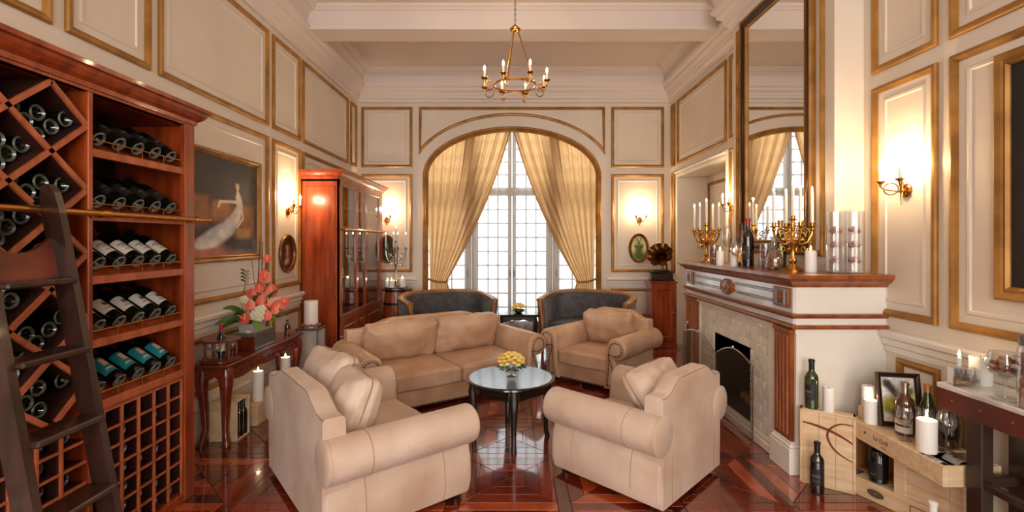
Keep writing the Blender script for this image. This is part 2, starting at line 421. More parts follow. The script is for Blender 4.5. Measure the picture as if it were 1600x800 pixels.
for p in good:
    x = sum(q[0] for q in p)/len(p); y = sum(q[1] for q in p)/len(p)
    (rest if y < 2.4 or hidden(x, y) else vis).append((y, p))
vis.sort(key=lambda t: t[0])
def plank(mb, p):
    q = clip_shrink(p); area = sum(q[i].x*q[(i+1)%len(q)].y-q[(i+1)%len(q)].x*q[i].y for i in range(len(q)))
    if area < 0: q = q[::-1]
    dz = random.uniform(-.0006, .0006)
    i = clip_shrink(q, .0015)
    mb.loft([[(a.x,a.y,-.011) for a in q], [(a.x,a.y,-.0018+dz) for a in q], [(a.x,a.y,dz) for a in i]])
wts = [0,0,1,1,2,3]
for k, (y, p) in enumerate(vis):
    if k < 290:
        mb = MB(); plank(mb, p); mb.obj('parquet_plank', FLOORM[random.choice(wts)], fl, flat=True)
    else: rest.append((y, p))
mb = MB()
for y, p in rest: mb.cur = random.choice(wts); plank(mb, p)
stuff(mb.obj('parquet_planks', FLOORM, fl, flat=True))

# ceiling with beams
ce = struct(MB().box(XL-.1, YF-.1, ZC, 2.9, YB+.2, ZC+.1).obj('ceiling', CEIL, flat=True))
for y0, y1 in ((5.19, 5.51), (1.55, 1.87), (-1.6, -1.3)):
    MB().box(XL, y0, 3.78, XR, y1, ZC).obj('beam', CEIL, ce, flat=True)
CM = [(0,4.03),(0,3.985),(.02,3.98),(.035,3.995),(.06,4.01),(.075,4.03)]
for y0, y1 in ((5.51, YB-.19), (1.87, 5.19), (-1.3, 1.55)):
    MB().mould(rect(XL+.19, y0, XR-.19, y1), CM, lambda x, y, h: (x, y, h)).obj('coffer_moulding', CEIL, ce, flat=True)
CORN = [(0,3.57),(.025,3.575),(.03,3.61),(.06,3.63),(.065,3.665),(.075,3.675),(.08,3.70),(.12,3.73),(.125,3.765),(.155,3.785),(.165,3.82),(.12,3.825),
        (.12,3.84),(.14,3.93),(.17,3.975),(.19,3.99),(.2,4.03),(0,4.03)]
BR0, BR1, BRX = 3.26, 4.75, 2.19
struct(MB().mould([(XL,YF),(XR,YF),(XR,BR0),(BRX,BR0),(BRX,BR1),(XR,BR1),(XR,YB),(XL,YB)], CORN, lambda x, y, h: (x, y, h)).obj('trim_1', CEIL, flat=True))

# left wall
wl = struct(MB().box(XL-.1, YF, 0, XL, YB+.2, ZC).obj('wall_left', WALL, flat=True))
for a, b in ((.75,1.55),(1.63,2.43),(2.507,3.095),(3.17,4.594),(4.68,5.286),(5.35,6.83),(6.94,7.19)):
    panel(wl, fL, a, 2.59, b, 3.51); panel(wl, fL, a, 1.015, b, 2.49)
    if b < 7: panel(wl, fL, a, .34, b, .77, False)
# back wall with the arched opening
AA, AB, AZ = 1.345, .745, 2.468
arch = [(-AA,0),(-AA,AZ)] + [(AA*math.cos(R(a)), AZ+AB*math.sin(R(a))) for a in range(175,0,-5)] + [(AA,AZ),(AA,0)]
wb = MB()
for a, b in zip(arch[:-1], arch[1:]):
    wb.add([(a[0],YB,a[1]),(b[0],YB,b[1]),(b[0],YB+.14,b[1]),(a[0],YB+.14,a[1])], [(0,1,2,3)])
    if abs(a[0]-b[0]) > 1e-6:
        for y in (YB, YB+.14): wb.add([(a[0],y,a[1]),(b[0],y,b[1]),(b[0],y,ZC),(a[0],y,ZC)], [(0,1,2,3)])
for x0, x1 in ((XL-.1,-AA),(AA,2.9)):
    for y in (YB, YB+.14): wb.add([(x0,y,0),(x1,y,0),(x1,y,ZC),(x0,y,ZC)], [(0,1,2,3)])
wb = struct(wb.obj('wall_back', WALL, flat=True))
mb = MB()   # window bay behind the arch
mb.box(-1.56, YB+.14, 0, -1.48, YB+.42, 3.5); mb.box(1.48, YB+.14, 0, 1.56, YB+.42, 3.5); mb.box(-1.56, YB+.14, 3.42, 1.56, YB+.42, 3.5)
mb.obj('window_bay', WHITE, wb, flat=True)
ARP = [(0,0),(0,.03),(-.015,.042),(-.03,.036),(-.045,.05),(-.06,.04),(-.075,.02),(-.082,0)]
MB().mould(arch[::-1], [(-a, b) for a, b in ARP], fB, False).obj('arch_moulding', GOLD, wb, angle=40)
A2, B2 = AA+.155, AB+.165; xs = 1.405
k0 = math.degrees(math.acos(xs/A2))
top = [(-xs,3.51)] ; path = [(A2*math.cos(R(k0+(180-2*k0)*i/30)), AZ+B2*math.sin(R(k0+(180-2*k0)*i/30))) for i in range(31)]
MB().mould([(xs,3.51),(-xs,3.51)] + path[::-1], PROF, fB).obj('panel_moulding', GOLD, wb, flat=True)
for a, b in ((-2.275,-1.505),(1.50,2.295)):
    panel(wb, fB, a, 2.595, b, 3.51); panel(wb, fB, a, 1.015, b, 2.495); panel(wb, fB, a, .34, b, .77, False)
# right wall with its doorway niche, and the wall behind the camera
N0, N1, NZ, NX = 5.33, 6.89, 2.40, 2.80
mb = MB()
mb.box(XR, YF, 0, NX+.1, N0, ZC); mb.box(XR, N1, 0, NX+.1, YB, ZC); mb.box(XR, N0, NZ, NX+.1, N1, ZC); mb.box(NX, N0, 0, NX+.1, N1, NZ)
wr = struct(mb.obj('wall_right', WALL, flat=True))
for a, b in ((7.02,7.17),(5.335,6.907),(4.80,5.257),(2.687,3.173),(.6,2.609)):
    panel(wr, fR, a, 2.59, b, 3.51)
for a, b in ((7.02,7.17),(5.02,5.257),(2.687,3.173),(.6,2.609)):
    panel(wr, fR, a, 1.02, b, 2.495)
for a, b in ((2.675,2.97),(1.2,2.56)): panel(wr, fR, a, .3, b, .775, False)
fN = lambda u, v, h: (NX-h, u, v)
panel(wr, fN, 6.2, .95, 6.83, 2.31); panel(wr, fN, 5.45, .95, 6.1, 2.31)
MB().mould([(N1,0),(N1,NZ),(N0,NZ),(N0,0)], [(0,0),(0,.02),(-.03,.03),(-.07,.012),(-.075,0)], fR, False).obj('niche_casing', WHITE, wr, flat=True)
MB().mould([(N1+.06,NZ+.075),(N0-.06,NZ+.075)], [(-.02,0),(-.02,.03),(.0,.05),(.02,.04),(.025,0)], fR, False).obj('niche_lintel', WHITE, wr, flat=True)
mb = MB()
for x0, x1 in ((XL-.1,-1.95),(-.35,.35),(1.95,2.9)): mb.box(x0, YF-.1, 0, x1, YF, ZC)
for x0, x1 in ((-1.95,-.35),(.35,1.95)): mb.box(x0, YF-.1, 0, x1, YF, .7); mb.box(x0, YF-.1, 3.45, x1, YF, ZC)
wf = struct(mb.obj('wall_front', WALL, flat=True))
for k, x0 in enumerate((-1.95, .35)):
    mb = MB().box(x0, YF-.08, .7, x0+.08, YF-.02, 3.45).box(x0+1.52, YF-.08, .7, x0+1.6, YF-.02, 3.45).box(x0+.76, YF-.08, .7, x0+.84, YF-.02, 3.45)
    for z in (.7, 1.6, 2.5, 3.39): mb.box(x0, YF-.08, z, x0+1.6, YF-.02, z+.06)
    struct(mb.obj('window_%d' % (k+2), WINFR, flat=True))  # unseen windows, added along with the fill lamps to brighten the foreground
# chair rails and baseboards
RAILP = [(0,.80),(.014,.80),(.018,.835),(.03,.845),(.034,.88),(.055,.895),(.06,.92),(.05,.935),(0,.935)]
BASEP = [(0,0),(.02,0),(.02,.11),(.016,.115),(.016,.225),(.024,.24),(.012,.27),(0,.27)]
idf = lambda x, y, h: (x, y, h)
for n, pth in (('trim_2', [(AA+.09,YB),(-AA-.09,YB)][::-1]),):
    pass
struct(MB().mould([(XL,YB),(XL,YF)], RAILP, idf, False).obj('trim_2', WHITE, flat=True))
struct(MB().mould([(XL,YB),(XL,YF)], BASEP, idf, False).obj('baseboard_left', WHITE, flat=True))
struct(MB().mould([(-AA-.09,YB),(XL,YB)], RAILP, idf, False).obj('trim_3', WHITE, flat=True))
struct(MB().mould([(XR,YB),(AA+.09,YB)], RAILP, idf, False).obj('trim_4', WHITE, flat=True))
struct(MB().mould([(-AA-.09,YB),(XL,YB)], BASEP, idf, False).obj('baseboard_back', WHITE, flat=True))
struct(MB().mould([(XR,YB),(AA+.09,YB)], BASEP, idf, False).obj('baseboard_back_2', WHITE, flat=True))
struct(MB().mould([(XR,YF),(XR,3.06)], RAILP, idf, False).obj('trim_5', WHITE, flat=True))
struct(MB().mould([(XR,YF),(XR,3.06)], BASEP, idf, False).obj('baseboard_right', WHITE, flat=True))
struct(MB().mould([(XR,4.95),(XR,N0)], BASEP, idf, False).obj('baseboard_right_2', WHITE, flat=True))

# arched french window
win = bpy.data.objects.new('window_1', None); C.objects.link(win); struct(win); win.location = (0, 7.6, 0)
mb = MB()
for x0, x1 in ((-1.48,-1.36),(-.75,-.645),(-.64,-.535),(-.068,-.004),(.004,.068),(.535,.64),(.645,.75),(1.36,1.48)): mb.box(x0, -.025, .02, x1, .025, 3.42, .006)
for z0, z1 in ((.02,.22),(2.20,2.33),(3.34,3.42)):
    mb.box(-1.48, -.03, z0, 1.48, .03, z1, .006)
mb.obj('window_frame', WINFR, win, flat=True)
px_me = {}
for x0, x1, nc in ((-1.36,-.75,3),(-.535,-.068,3),(.068,.535,3),(.75,1.36,3)):
    bars = MB(); dx = (x1-x0)/nc
    for i in range(1, nc): bars.box(x0+i*dx-.012, -.012, .22, x0+i*dx+.012, .012, 3.34)
    for z0, nr, dz in ((.22,9,.22),(2.33,5,.202)):
        for j in range(nr):
            if j: bars.box(x0, -.012, z0+j*dz-.012, x1, .012, z0+j*dz+.012)
            for i in range(nc):
                key = (round(dx,3), dz)
                if key not in px_me: px_me[key] = MB().box(-dx/2+.006, -.002, -dz/2+.006, dx/2-.006, .002, dz/2-.006).mesh('pane', PANE, flat=True)
                inst(px_me[key], 'pane', win, (x0+(i+.5)*dx, 0, z0+(j+.5)*dz))
    bars.obj('glazing_bars', WINFR, win, flat=True)
for x in (-.70, -.036, .036, .70):
    MB().tube([(x,-.03,1.0),(x,-.055,1.0),(x,-.055,.92)], .007, 6).ball((x,-.035,1.0), .016, 8, 5).obj('window_handle', FRAMED, win)

# curtains
def drape_pt(side, u, v):      # u 0 outer..1 inner, v 0 top..1 floor
    zt, ztie = 3.32, .86
    if v < .74:
        t = v/.74; z = zt+(ztie-zt)*t
        xin = -.0 - 1.02*(.62*t+.38*t*t)*1.0
        xo = -1.36 + .09*t
        x = xo+(xin-xo)*u; k = 1-.62*t**1.5
    else:
        t = (v-.74)/.26; z = ztie-ztie*t+.01
        xo, xin = -1.27-.03*t, -1.02+.12*min(1,t*2.2); x = xo+(xin-xo)*u; k = .38+.25*t
    f = math.sin(u*2*PI*9+.8*math.sin(v*5+u*6))+.45*math.sin(u*2*PI*17+v*3)
    amp = .027*k+.006
    # tied folds overlap
    dy = f*amp + (-.02*math.exp(-((v-.74)/.12)**2))
    return (x*side*-1 if side > 0 else x, YB+.20+dy, z)
for side, nm in ((-1,'left'), (1,'right')):
    t = thing('curtain', 'gold beige drape tied back on the %s side of the arched window' % nm, 'curtain', (0,0,0), group=None)
    ct = MB().grid(lambda u, v: drape_pt(side, u, v), 110, 60).obj('drape', DRAPE, t, angle=180)
    hm = MB()
    pts = [drape_pt(side, 1.0, v/60) for v in range(61)]
    hm.grid(lambda u, v: (lambda p: (p[0]+(.03*side)*(u-.5)*-1, p[1]-.012, p[2]))(drape_pt(side, 1.0, v)), 1, 60).obj('hem', DRAPEHEM, t, angle=180)
    s = side
    tie = MB().tube([(s*1.47,YB+.215,.93),(s*1.3,YB+.14,.90),(s*1.16,YB+.06,.865),(s*1.03,YB+.12,.85),(s*1.0,YB+.22,.86)], .016, 8).obj('tieback', DRAPEHEM, t)
    MB().box(s*1.47-.01, YB+.20, .9, s*1.47+.01, YB+.24, .96, .004).obj('tieback_hook', BRASS, t)
def sheer_pt(u, v, x0, x1, ph):
    x = x0+(x1-x0)*u; return (x, YB+.279+.012*math.sin(x*58+ph)+.006*math.sin(x*131+2*v), .012+3.36*(1-v))
for x0, x1, nm, ph in ((-1.46,-.012,'left',0),(.012,1.46,'right',1.7)):
    o = MB().grid(lambda u, v: sheer_pt(u, v, x0, x1, ph), 150, 6).obj('sheer_curtain', SHEER, angle=180)
    tag(o, 'thin white sheer hanging behind the %s gold drape' % nm, 'sheer curtain')
# ------------------------------------------------------------------ rolled-arm seats round the low table
def arm_profile(W):
    w = W/2; cz, r = .44, .11
    return [(w-.15,.04),(w-.008,.04),(w+.010,.10),(w+.012,.16),(w+.004,.25),(w-.018,.315),(w-.03,.335)] + \
           [(w-.005+r*math.cos(R(a)), cz+r*math.sin(R(a))) for a in range(-100,181,20)] + [(w-.122,.33),(w-.13,.2)]
def sofa(name, label, W, D, nseat, loc, f, leath, back_n=0, cat='sofa', wr=.006):
    t = thing(name, label, cat, (loc[0], loc[1], 0), math.atan2(-f[0], f[1]))
    inn = W/2-.125; y0, y1 = -D/2, D/2
    b = MB().box(-inn-.02, y0+.06, .04, inn+.02, y1-.035, .20, .015).obj('base', leath, t)
    nb = MB()
    for i in range(int(inn*2/.022)): nb.ball((-inn+.011+i*.022, y1-.034, .055), .007, 6, 3)
    stuff(nb.obj('nailheads', NAIL, b))
    for s in (-1, 1):
        P = arm_profile(W); P = [(x*s, z) for x, z in P]
        if s < 0: P = P[::-1]
        ins = lambda g: [(q.x, q.y) for q in clip_shrink(P, g)]
        rings = []
        for y, g in ((y0+.004,.012),(y0+.012,.002),(y0+.02,0),(y1-.03,0),(y1-.012,.004),(y1-.002,.014),(y1,.022)):
            rings.append([(x, y, z) for x, z in (ins(g) if g else P)])
        a = MB().loft(rings).obj('arm', leath, t, angle=50)
        q = ins(.030)
        sp = MB().loft([[(x, y1-.004, z) for x, z in q], [(x, y1+.005, z) for x, z in q], [(x, y1+.009, z) for x, z in [(w.x,w.y) for w in clip_shrink(q,.008)]]]).obj('scroll_panel', leath, t, angle=50)
        MB().tube([(x, y1+.003, z) for x, z in q], .005, 5, closed=True).obj('piping', LEATHS, sp)
        nm = MB(); q2 = clip_shrink(q, .014); L = 0.0
        for i in range(len(q2)):
            p0, p1 = q2[i-1], q2[i]; seg = (p1-p0).length
            if (p0.y < .05 and p1.y < .05): continue
            k = max(1, round(seg/.023))
            for j in range(k): c = p0.lerp(p1, (j+.5)/k); nm.ball((c.x, y1+.010, c.y), .0078, 6, 3)
        stuff(nm.obj('nailheads', NAIL, sp))
        # roll end at the back and stitched seams across the roll and the outside
        MB().tube([(s*(W/2-.005), y0+.01, .44), (s*(W/2-.005), y0-.008, .44), (s*(W/2-.005), y0-.014, .44)], [.110,.110,.101], 24).obj('roll_end', leath, a, angle=40)
        for yy, idx in ((y0+D*.24, range(2, 23)), (y1-D*.22, range(1, 8))):
            pp = [P[i] for i in (idx if s > 0 else [len(P)-1-i for i in idx]) if 0 <= i < len(P)]
            MB().tube([(x, yy, z) for x, z in pp], .0026, 4).obj('seam', LEATHS, a)
    hw = W/2-.008
    def top(x):
        q = min(1, max(0, (.86-abs(x)/hw)/.42)); return .645+.078*q*q*(3-2*q)
    rings = []
    for i in range(33):
        x = -hw+2*hw*i/32; zt = top(x); th = .105
        rings.append([(x,y0-.006,.04),(x,y0-.008,.3),(x,y0-.006,zt-.012),(x,y0+.008,zt),(x,y0+th-.014,zt),(x,y0+th,zt-.014),(x,y0+th+.01,.3),(x,y0+th+.01,.04)])
    bk = MB().loft(rings).obj('backrest', leath, t, angle=40)
    MB().tube([(-hw+2*hw*i/32, y0-.004, top(-hw+2*hw*i/32)-.006) for i in range(33)], .0028, 4).obj('seam', LEATHS, bk)
    for s in (-1, 1): MB().tube([(s*(hw-.1), y0-.0085, .05), (s*(hw-.1), y0-.0085, .32)], .002, 4).obj('seam', LEATHS, bk)
    cw = inn*2/nseat
    yb, yf = y0+.12, y1-.012
    for i in range(nseat):
        c = MB().puff(cw/2-.003, (yf-yb)/2, .075, .028, .026, 16, .007, i+W).obj('seat_cushion', leath, t, (-inn+cw*(i+.5), (yf+yb)/2, .268), angle=60)
        MB().tube([(-cw/2+.01,(yf-yb)/2-.002,.05),(cw/2-.01,(yf-yb)/2-.002,.05)], .0035, 5).obj('piping', leath, c)
    for i in range(back_n):
        w = inn*2/back_n
        c = MB().puff(w/2-.004, .19, .088, .05, .045, 22, .018, i*3+W*2, .25).obj('back_cushion', leath, t, (-inn+w*(i+.5), y0+.2, .525), (R(72), 0, R((i*2-1)*-2 if back_n > 1 else 0)), angle=60)
    for sx in (-1, 1):
        for sy in (-1, 1):
            MB().lathe([(.022,0),(.032,.02),(.03,.042)], 12, (sx*(W/2-.06), sy*(D/2-.07), 0)).obj('foot', BLACKL, t)
    return t
LS = 'rolled-arm'
sofa('loveseat', 'beige leather loveseat nearest the ladder, its plain camel back to the camera', 1.09, .84, 2, (-.905,2.96), (.777,.629), LEATH)
sofa('armchair', 'beige leather armchair nearest the fireplace, back to the camera', .78, .77, 1, (.805,3.128), (-.71,.705), LEATH, cat='armchair')
sofa('sofa', 'worn tan leather two-seat sofa facing the camera behind the round table', 1.72, .82, 2, (-.672,4.731), (.559,-.829), LEATH2, 2)
sofa('armchair', 'tan leather armchair facing the camera, before the gramophone cabinet', .84, .80, 1, (.955,5.19), (-.664,-.748), LEATH2, 1, cat='armchair')
def loose(label, w, h, th, loc, rot, seed, m=LEATH):
    t = thing('loose_cushion', label, 'cushion', loc, rot=rot, group='loose cushions on the near seats')
    MB().puff(w/2, h/2, th/2, .05, .045, 22, .017, seed, .30).obj('cover', m, t, angle=60)
    mb = MB(); pts = []
    for cx, cy, a0 in ((1,1,0),(-1,1,90),(-1,-1,180),(1,-1,270)):
        pts += [(x, y, 0) for x, y in arc(cx*(w/2-.046), cy*(h/2-.046), .05, a0, a0+90, 5)]
    mb.tube(pts, .0038, 5, closed=True).obj('piping', LEATHS, t)
    return t
def seat_frame(loc, f):
    rz = math.atan2(-f[0], f[1]); M = Matrix.Translation((loc[0], loc[1], 0)) @ Matrix.Rotation(rz, 4, 'Z'); return M
def loose_at(M, x, y, z, tilt, yaw, *a):
    m = M @ Matrix.Translation((x, y, z)) @ Matrix.Rotation(R(yaw), 4, 'Z') @ Matrix.Rotation(R(tilt), 4, 'X')
    return m.translation, m.to_euler()
M2 = seat_frame((-.905,2.96), (.777,.629)); MA = seat_frame((.805,3.128), (-.71,.705))
l, r = loose_at(M2, .17, -.155, .555, 70, -6); loose('plump beige cushion beside the near arm of the loveseat by the ladder', .43, .40, .18, l, r, 3)
l, r = loose_at(M2, -.24, -.16, .585, 68, 8); loose('beige cushion at the far end of the loveseat, half behind its back', .46, .42, .17, l, r, 5)
l, r = loose_at(MA, .02, -.15, .565, 54, 2); loose('long beige cushion leaning on the back of the armchair by the fireplace', .54, .32, .155, l, r, 8)

# low round table
t = thing('round_table', 'low round black lacquered table between the leather seats', 'table', (-.012,3.655,0), R(5))
MB().lathe([(.30,.428),(.325,.436),(.338,.446),(.336,.456),(.322,.462),(.312,.4605),(.0,.4605)], 56).obj('table_top', BLACKW, t)
ap = [(.285+.006*math.cos(8*2*PI*i/96), 2*PI*i/96, .355+.022*abs(math.sin(2*2*PI*i/96))) for i in range(96)]
MB().loft([[(r_*math.cos(a), r_*math.sin(a), .43) for r_, a, z in ap], [(r_*math.cos(a), r_*math.sin(a), z) for r_, a, z in ap],
           [((r_-.03)*math.cos(a), (r_-.03)*math.sin(a), z) for r_, a, z in ap], [((r_-.03)*math.cos(a), (r_-.03)*math.sin(a), .43) for r_, a, z in ap]], True, False).obj('apron', BLACKW, t)
for k in range(4):
    a = R(-90+90*k); d = Vector((math.cos(a), math.sin(a), 0))
    pts = [(.278,.43,.030),(.285,.36,.036),(.283,.29,.030),(.276,.2,.023),(.272,.1,.018),(.275,.035,.018),(.283,.012,.021),(.283,0,.02)]
    MB().tube([tuple(d*p[0]+Vector((0,0,p[1]))) for p in pts], [p[2] for p in pts], 10).obj('leg', BLACKL, t)
def flowers(name, label, loc, R0, H, rad, petal, leafm, bowl, n, seed):
    random.seed(seed)
    t = thing(name, label, 'flower arrangement', loc)
    bowl(t)
    ball = MB(); lf = MB()
    for i in range(n):
        a = 2.39996*i; v = 1-(i+.5)/n*1.05; rr = math.sqrt(max(0, 1-v*v))
        c = (R0*rr*math.cos(a), R0*rr*math.sin(a), H+R0*.82*max(v,-.1))
        for j in range(5):
            q = 2*PI*j/5+i; ball.ball((c[0]+rad*.5*math.cos(q), c[1]+rad*.5*math.sin(q), c[2]+rad*.2), (rad*.55, rad*.55, rad*.35), 6, 4)
        ball.ball((c[0], c[1], c[2]+rad*.35), rad*.45, 6, 4)
    for i in range(n):
        a = 2.4*i+.6; rr = R0*random.uniform(.7,1.02); z = H-R0*random.uniform(.1,.35)
        p = Vector((rr*math.cos(a), rr*math.sin(a), z)); u = Vector((math.cos(a), math.sin(a), .1)); w = Vector((-math.sin(a), math.cos(a), 0))
        lf.add([tuple(p-u*.02), tuple(p+w*.014+u*.008), tuple(p+u*.045-Vector((0,0,.012))), tuple(p-w*.014+u*.008)], [(0,1,2,3)])
    stuff(ball.obj('blossoms', petal, t)); stuff(lf.obj('leaves', leafm, t)); return t
def goblet(t): MB().lathe([(.038,0),(.036,.004),(.008,.010),(.008,.026),(.03,.034),(.042,.055),(.045,.075),(.042,.075),(.028,.037),(.004,.034)], 20).obj('glass_foot_bowl', CLEAR, t)
flowers('flower_bowl', 'yellow flower posy in a footed glass on the round table', (-.005,3.665,.4605), .09, .10, .024, YELP, LEAF, goblet, 34, 3)

# upholstered tub settees by the window
def settee(label, loc, f):
    t = thing('tub_settee', label, 'settee', (loc[0], loc[1], 0), math.atan2(-f[0], f[1]), 'tub settees by the window')
    hw, d = .585, .34; n = 40
    def outl(s, off=0.0):   # s -1..1 along the curved back, 0 = middle
        a = s*R(112); rx, ry = hw-off, d-off
        e = .62; x = rx*sgn(math.sin(a))*abs(math.sin(a))**e
        return (x, -ry*sgn(math.cos(a))*abs(math.cos(a))**.8 + (.16*max(0, abs(s)-.8)/.2))
    def topz(s): return .80-.05*abs(s)**2.5 + .015*math.cos(s*PI)
    rings = []
    for i in range(n+1):
        s = -1+2*i/n; o = Vector(outl(s)); q = Vector(outl(s, .075)); z = topz(s); fl_ = (o-q).normalized()*.035
        rings.append([(o.x,o.y,.14),(o.x+fl_.x*.6,o.y+fl_.y*.6,.5),(o.x+fl_.x,o.y+fl_.y,z-.03),(q.x+fl_.x,q.y+fl_.y,z-.03),(q.x+.4*fl_.x,q.y+.4*fl_.y,.6),(q.x,q.y,.36),(q.x,q.y,.14)])
    MB().loft(rings).obj('backrest', UPH, t, angle=50)
    rl = MB(); rr = []
    for i in range(n+1):
        s = -1+2*i/n; o = Vector(outl(s)); q = Vector(outl(s, .075)); z = topz(s); fl_ = (o-q).normalized()*.035
        a, b = o+fl_*1.2, q+fl_*.9
        rr.append([(a.x,a.y,z-.032),(a.x,a.y,z-.006),(a.x*.5+b.x*.5,a.y*.5+b.y*.5,z+.008),(b.x,b.y,z-.006),(b.x,b.y,z-.032)])
    rl.loft(rr).obj('top_rail', OAKD, t, angle=50)
    for s in (-1, 1):
        o = Vector(outl(s)); q = Vector(outl(s,.075)); m = (o+q)/2; fl_ = (o-q).normalized()*.035; z = topz(s)
        MB().tube([(m.x,m.y+.008,.0),(m.x,m.y+.008,.14),(m.x,m.y+.012,.4),(m.x+fl_.x*.6,m.y+.014,.6),(m.x+fl_.x*1.1,m.y+.014,z)], [.018,.026,.028,.03,.036], 8).obj('front_post', OAKD, t)
    MB().box(-.52, -.26, .14, .52, .14, .30, .03).obj('seat_rail', UPH, t)
    sc = MB(); sc.puff(.505, .215, .06, .04, .02, 10); sc.obj('seat_cushion', UPHB, t, (0,-.045,.36), angle=60)
    MB().box(-.49, .135, .12, .49, .16, .17, .01).obj('front_rail', OAKD, t)
    for sx in (-1, 1): MB().tube([(sx*.44,-.24,.14),(sx*.46,-.27,0)], [.024,.016], 8).obj('back_leg', OAKD, t)
    return t
settee('charcoal damask settee with wooden trim, left of the window table', (-.86,6.32), (.42,-.91))
settee('charcoal damask settee with wooden trim, right of the window table', (1.0,6.32), (-.42,-.91))
# window table and its bowl
t = thing('side_table', 'small black carved side table between the two charcoal settees', 'table', (.08,6.12,0))
MB().box(-.25, -.19, .545, .25, .19, .575, .008).obj('table_top', BLACKW, t)
sk = [(-.22,.545),(-.22,.46)] + [(-.22+.44*i/20, .475+.03*math.sin(i/20*PI)+.008*math.cos(i/20*6*PI)) for i in range(1,20)] + [(.22,.46),(.22,.545)]
for y in (-.165, .15): MB().prism(sk, lambda u, v, h: (u, h, v), y, y+.016).obj('apron', BLACKL, t)
for x in (-.22, .204): MB().box(x, -.15, .47, x+.016, .15, .545).obj('side_apron', BLACKL, t)
for sx in (-1, 1):
    for sy in (-1, 1):
        pts = [(.205,.155,.545,.022),(.222,.168,.45,.026),(.214,.16,.34,.018),(.2,.148,.18,.013),(.205,.152,.04,.012),(.218,.165,0,.016)]
        MB().tube([(sx*p[0], sy*p[1], p[2]) for p in pts], [p[3] for p in pts], 8).obj('leg', BLACKL, t)
def bowl2(t): MB().lathe([(.03,0),(.05,.012),(.066,.04),(.062,.048),(.04,.02),(.0,.018)], 18).obj('bowl', BLACKW, t)
flowers('flower_bowl', 'yellow green flowers in a black bowl on the window table', (.085,6.1,.575), .075, .055, .022, YELP, LEAFL, bowl2, 26, 5)
# ------------------------------------------------------------------ bottles
def bottle_prof(h=.30, r=.0375, kind='bordeaux'):
    if kind == 'burgundy':
        p = [(.008,.03),(.024,.008),(.03,0),(.040,.006),(.041,.09),(.040,.14),(.033,.185),(.022,.225),(.0155,.255),(.0145,.285),(.0175,.287),(.0175,.297),(.014,.30)]
    elif kind == 'squat':
        p = [(.008,.02),(.03,.006),(.038,0),(.047,.008),(.048,.16),(.044,.182),(.022,.198),(.017,.212),(.016,.25),(.021,.252),(.021,.30),(.012,.302)]
        return [(a, z*h/.30) for a, z in p]
    else:
        p = [(.008,.03),(.024,.008),(.031,0),(.0365,.005),(.0375,.02),(.0375,.185),(.034,.205),(.019,.226),(.0145,.242),(.0145,.284),(.017,.286),(.017,.297),(.0135,.30)]
    return [(a*r/.0375, z*h/.30) for a, z in p]
def bottle_mesh(glass, n=20, **k):
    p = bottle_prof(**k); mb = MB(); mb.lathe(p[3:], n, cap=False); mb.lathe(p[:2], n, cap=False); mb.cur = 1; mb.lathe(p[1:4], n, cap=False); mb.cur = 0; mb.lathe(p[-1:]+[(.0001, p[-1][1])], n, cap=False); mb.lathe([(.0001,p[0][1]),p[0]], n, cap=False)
    return mb.mesh('bottle_glass', [glass, BASEHL])
def label_mesh(r, z0, z1, span, col, marks=(), n=10):
    mb = MB(); nz = 12
    mb.grid(lambda u, v: (r*math.cos(R((u-.5)*span)), r*math.sin(R((u-.5)*span)), z0+(z1-z0)*v), n, nz)
    me = mb.mesh('label', PRINT)
    at = me.color_attributes.new('Col', 'FLOAT_COLOR', 'POINT'); cs = []
    for j in range(nz+1):
        for i in range(n+1):
            u, v = i/n, j/nz; c = lin(col)
            for (x0, y0, x1, y1, cc) in marks:
                if x0 <= u <= x1 and y0 <= v <= y1: c = lin(cc)
            cs += list(c)
    at.data.foreach_set('color', cs); return me
def capsule_mesh(m, r=.0158, z0=.235, z1=.302): return MB().lathe([(r,z0),(r,.284*z1/.302),(.0183*r/.0158,.286*z1/.302),(.0183*r/.0158,z1-.003),(r*.85,z1)], 14).mesh('capsule', m)
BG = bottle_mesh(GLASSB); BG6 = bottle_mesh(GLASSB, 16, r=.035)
CAPB, CAPR, CAPP, CAPG = (capsule_mesh(m) for m in (FOILB, FOILR, FOILP, FOILG))
LW = label_mesh(.0379, .055, .150, 150, '#E4DDD2', [(.2,.62,.8,.70,'#6A6058'),(.3,.45,.7,.5,'#8A8078'),(.25,.2,.75,.25,'#9A9088')])
LC = label_mesh(.0379, .060, .150, 150, '#CFCAC2', [(.4,.5,.6,.72,'#4A4440'),(.25,.25,.75,.3,'#7A746E')])
LT = label_mesh(.0379, .050, .155, 160, '#12808A', [(.38,.45,.62,.85,'#E8B89A'),(.3,.2,.7,.28,'#D8C8B0')])
LD = label_mesh(.0379, .055, .150, 140, '#1E1A1A', [(.3,.5,.7,.62,'#5A5450'),(.3,.25,.7,.3,'#484340')])
def bottle(label, loc, rot=(0,0,0), glass=None, lab=None, cap=None, group=None, name='wine_bottle', cat='bottle', rand_spin=0.0):
    t = thing(name, label, cat, loc, group=group, rot=rot)
    inst(glass or BG, 'bottle_glass', t)
    if lab: inst(lab, 'label', t, rot=(0,0,rand_spin))
    if cap: inst(cap, 'capsule', t)
    return t
ORD = ['first','second','third','fourth','fifth','sixth','seventh','eighth','ninth','tenth','eleventh','twelfth','thirteenth']

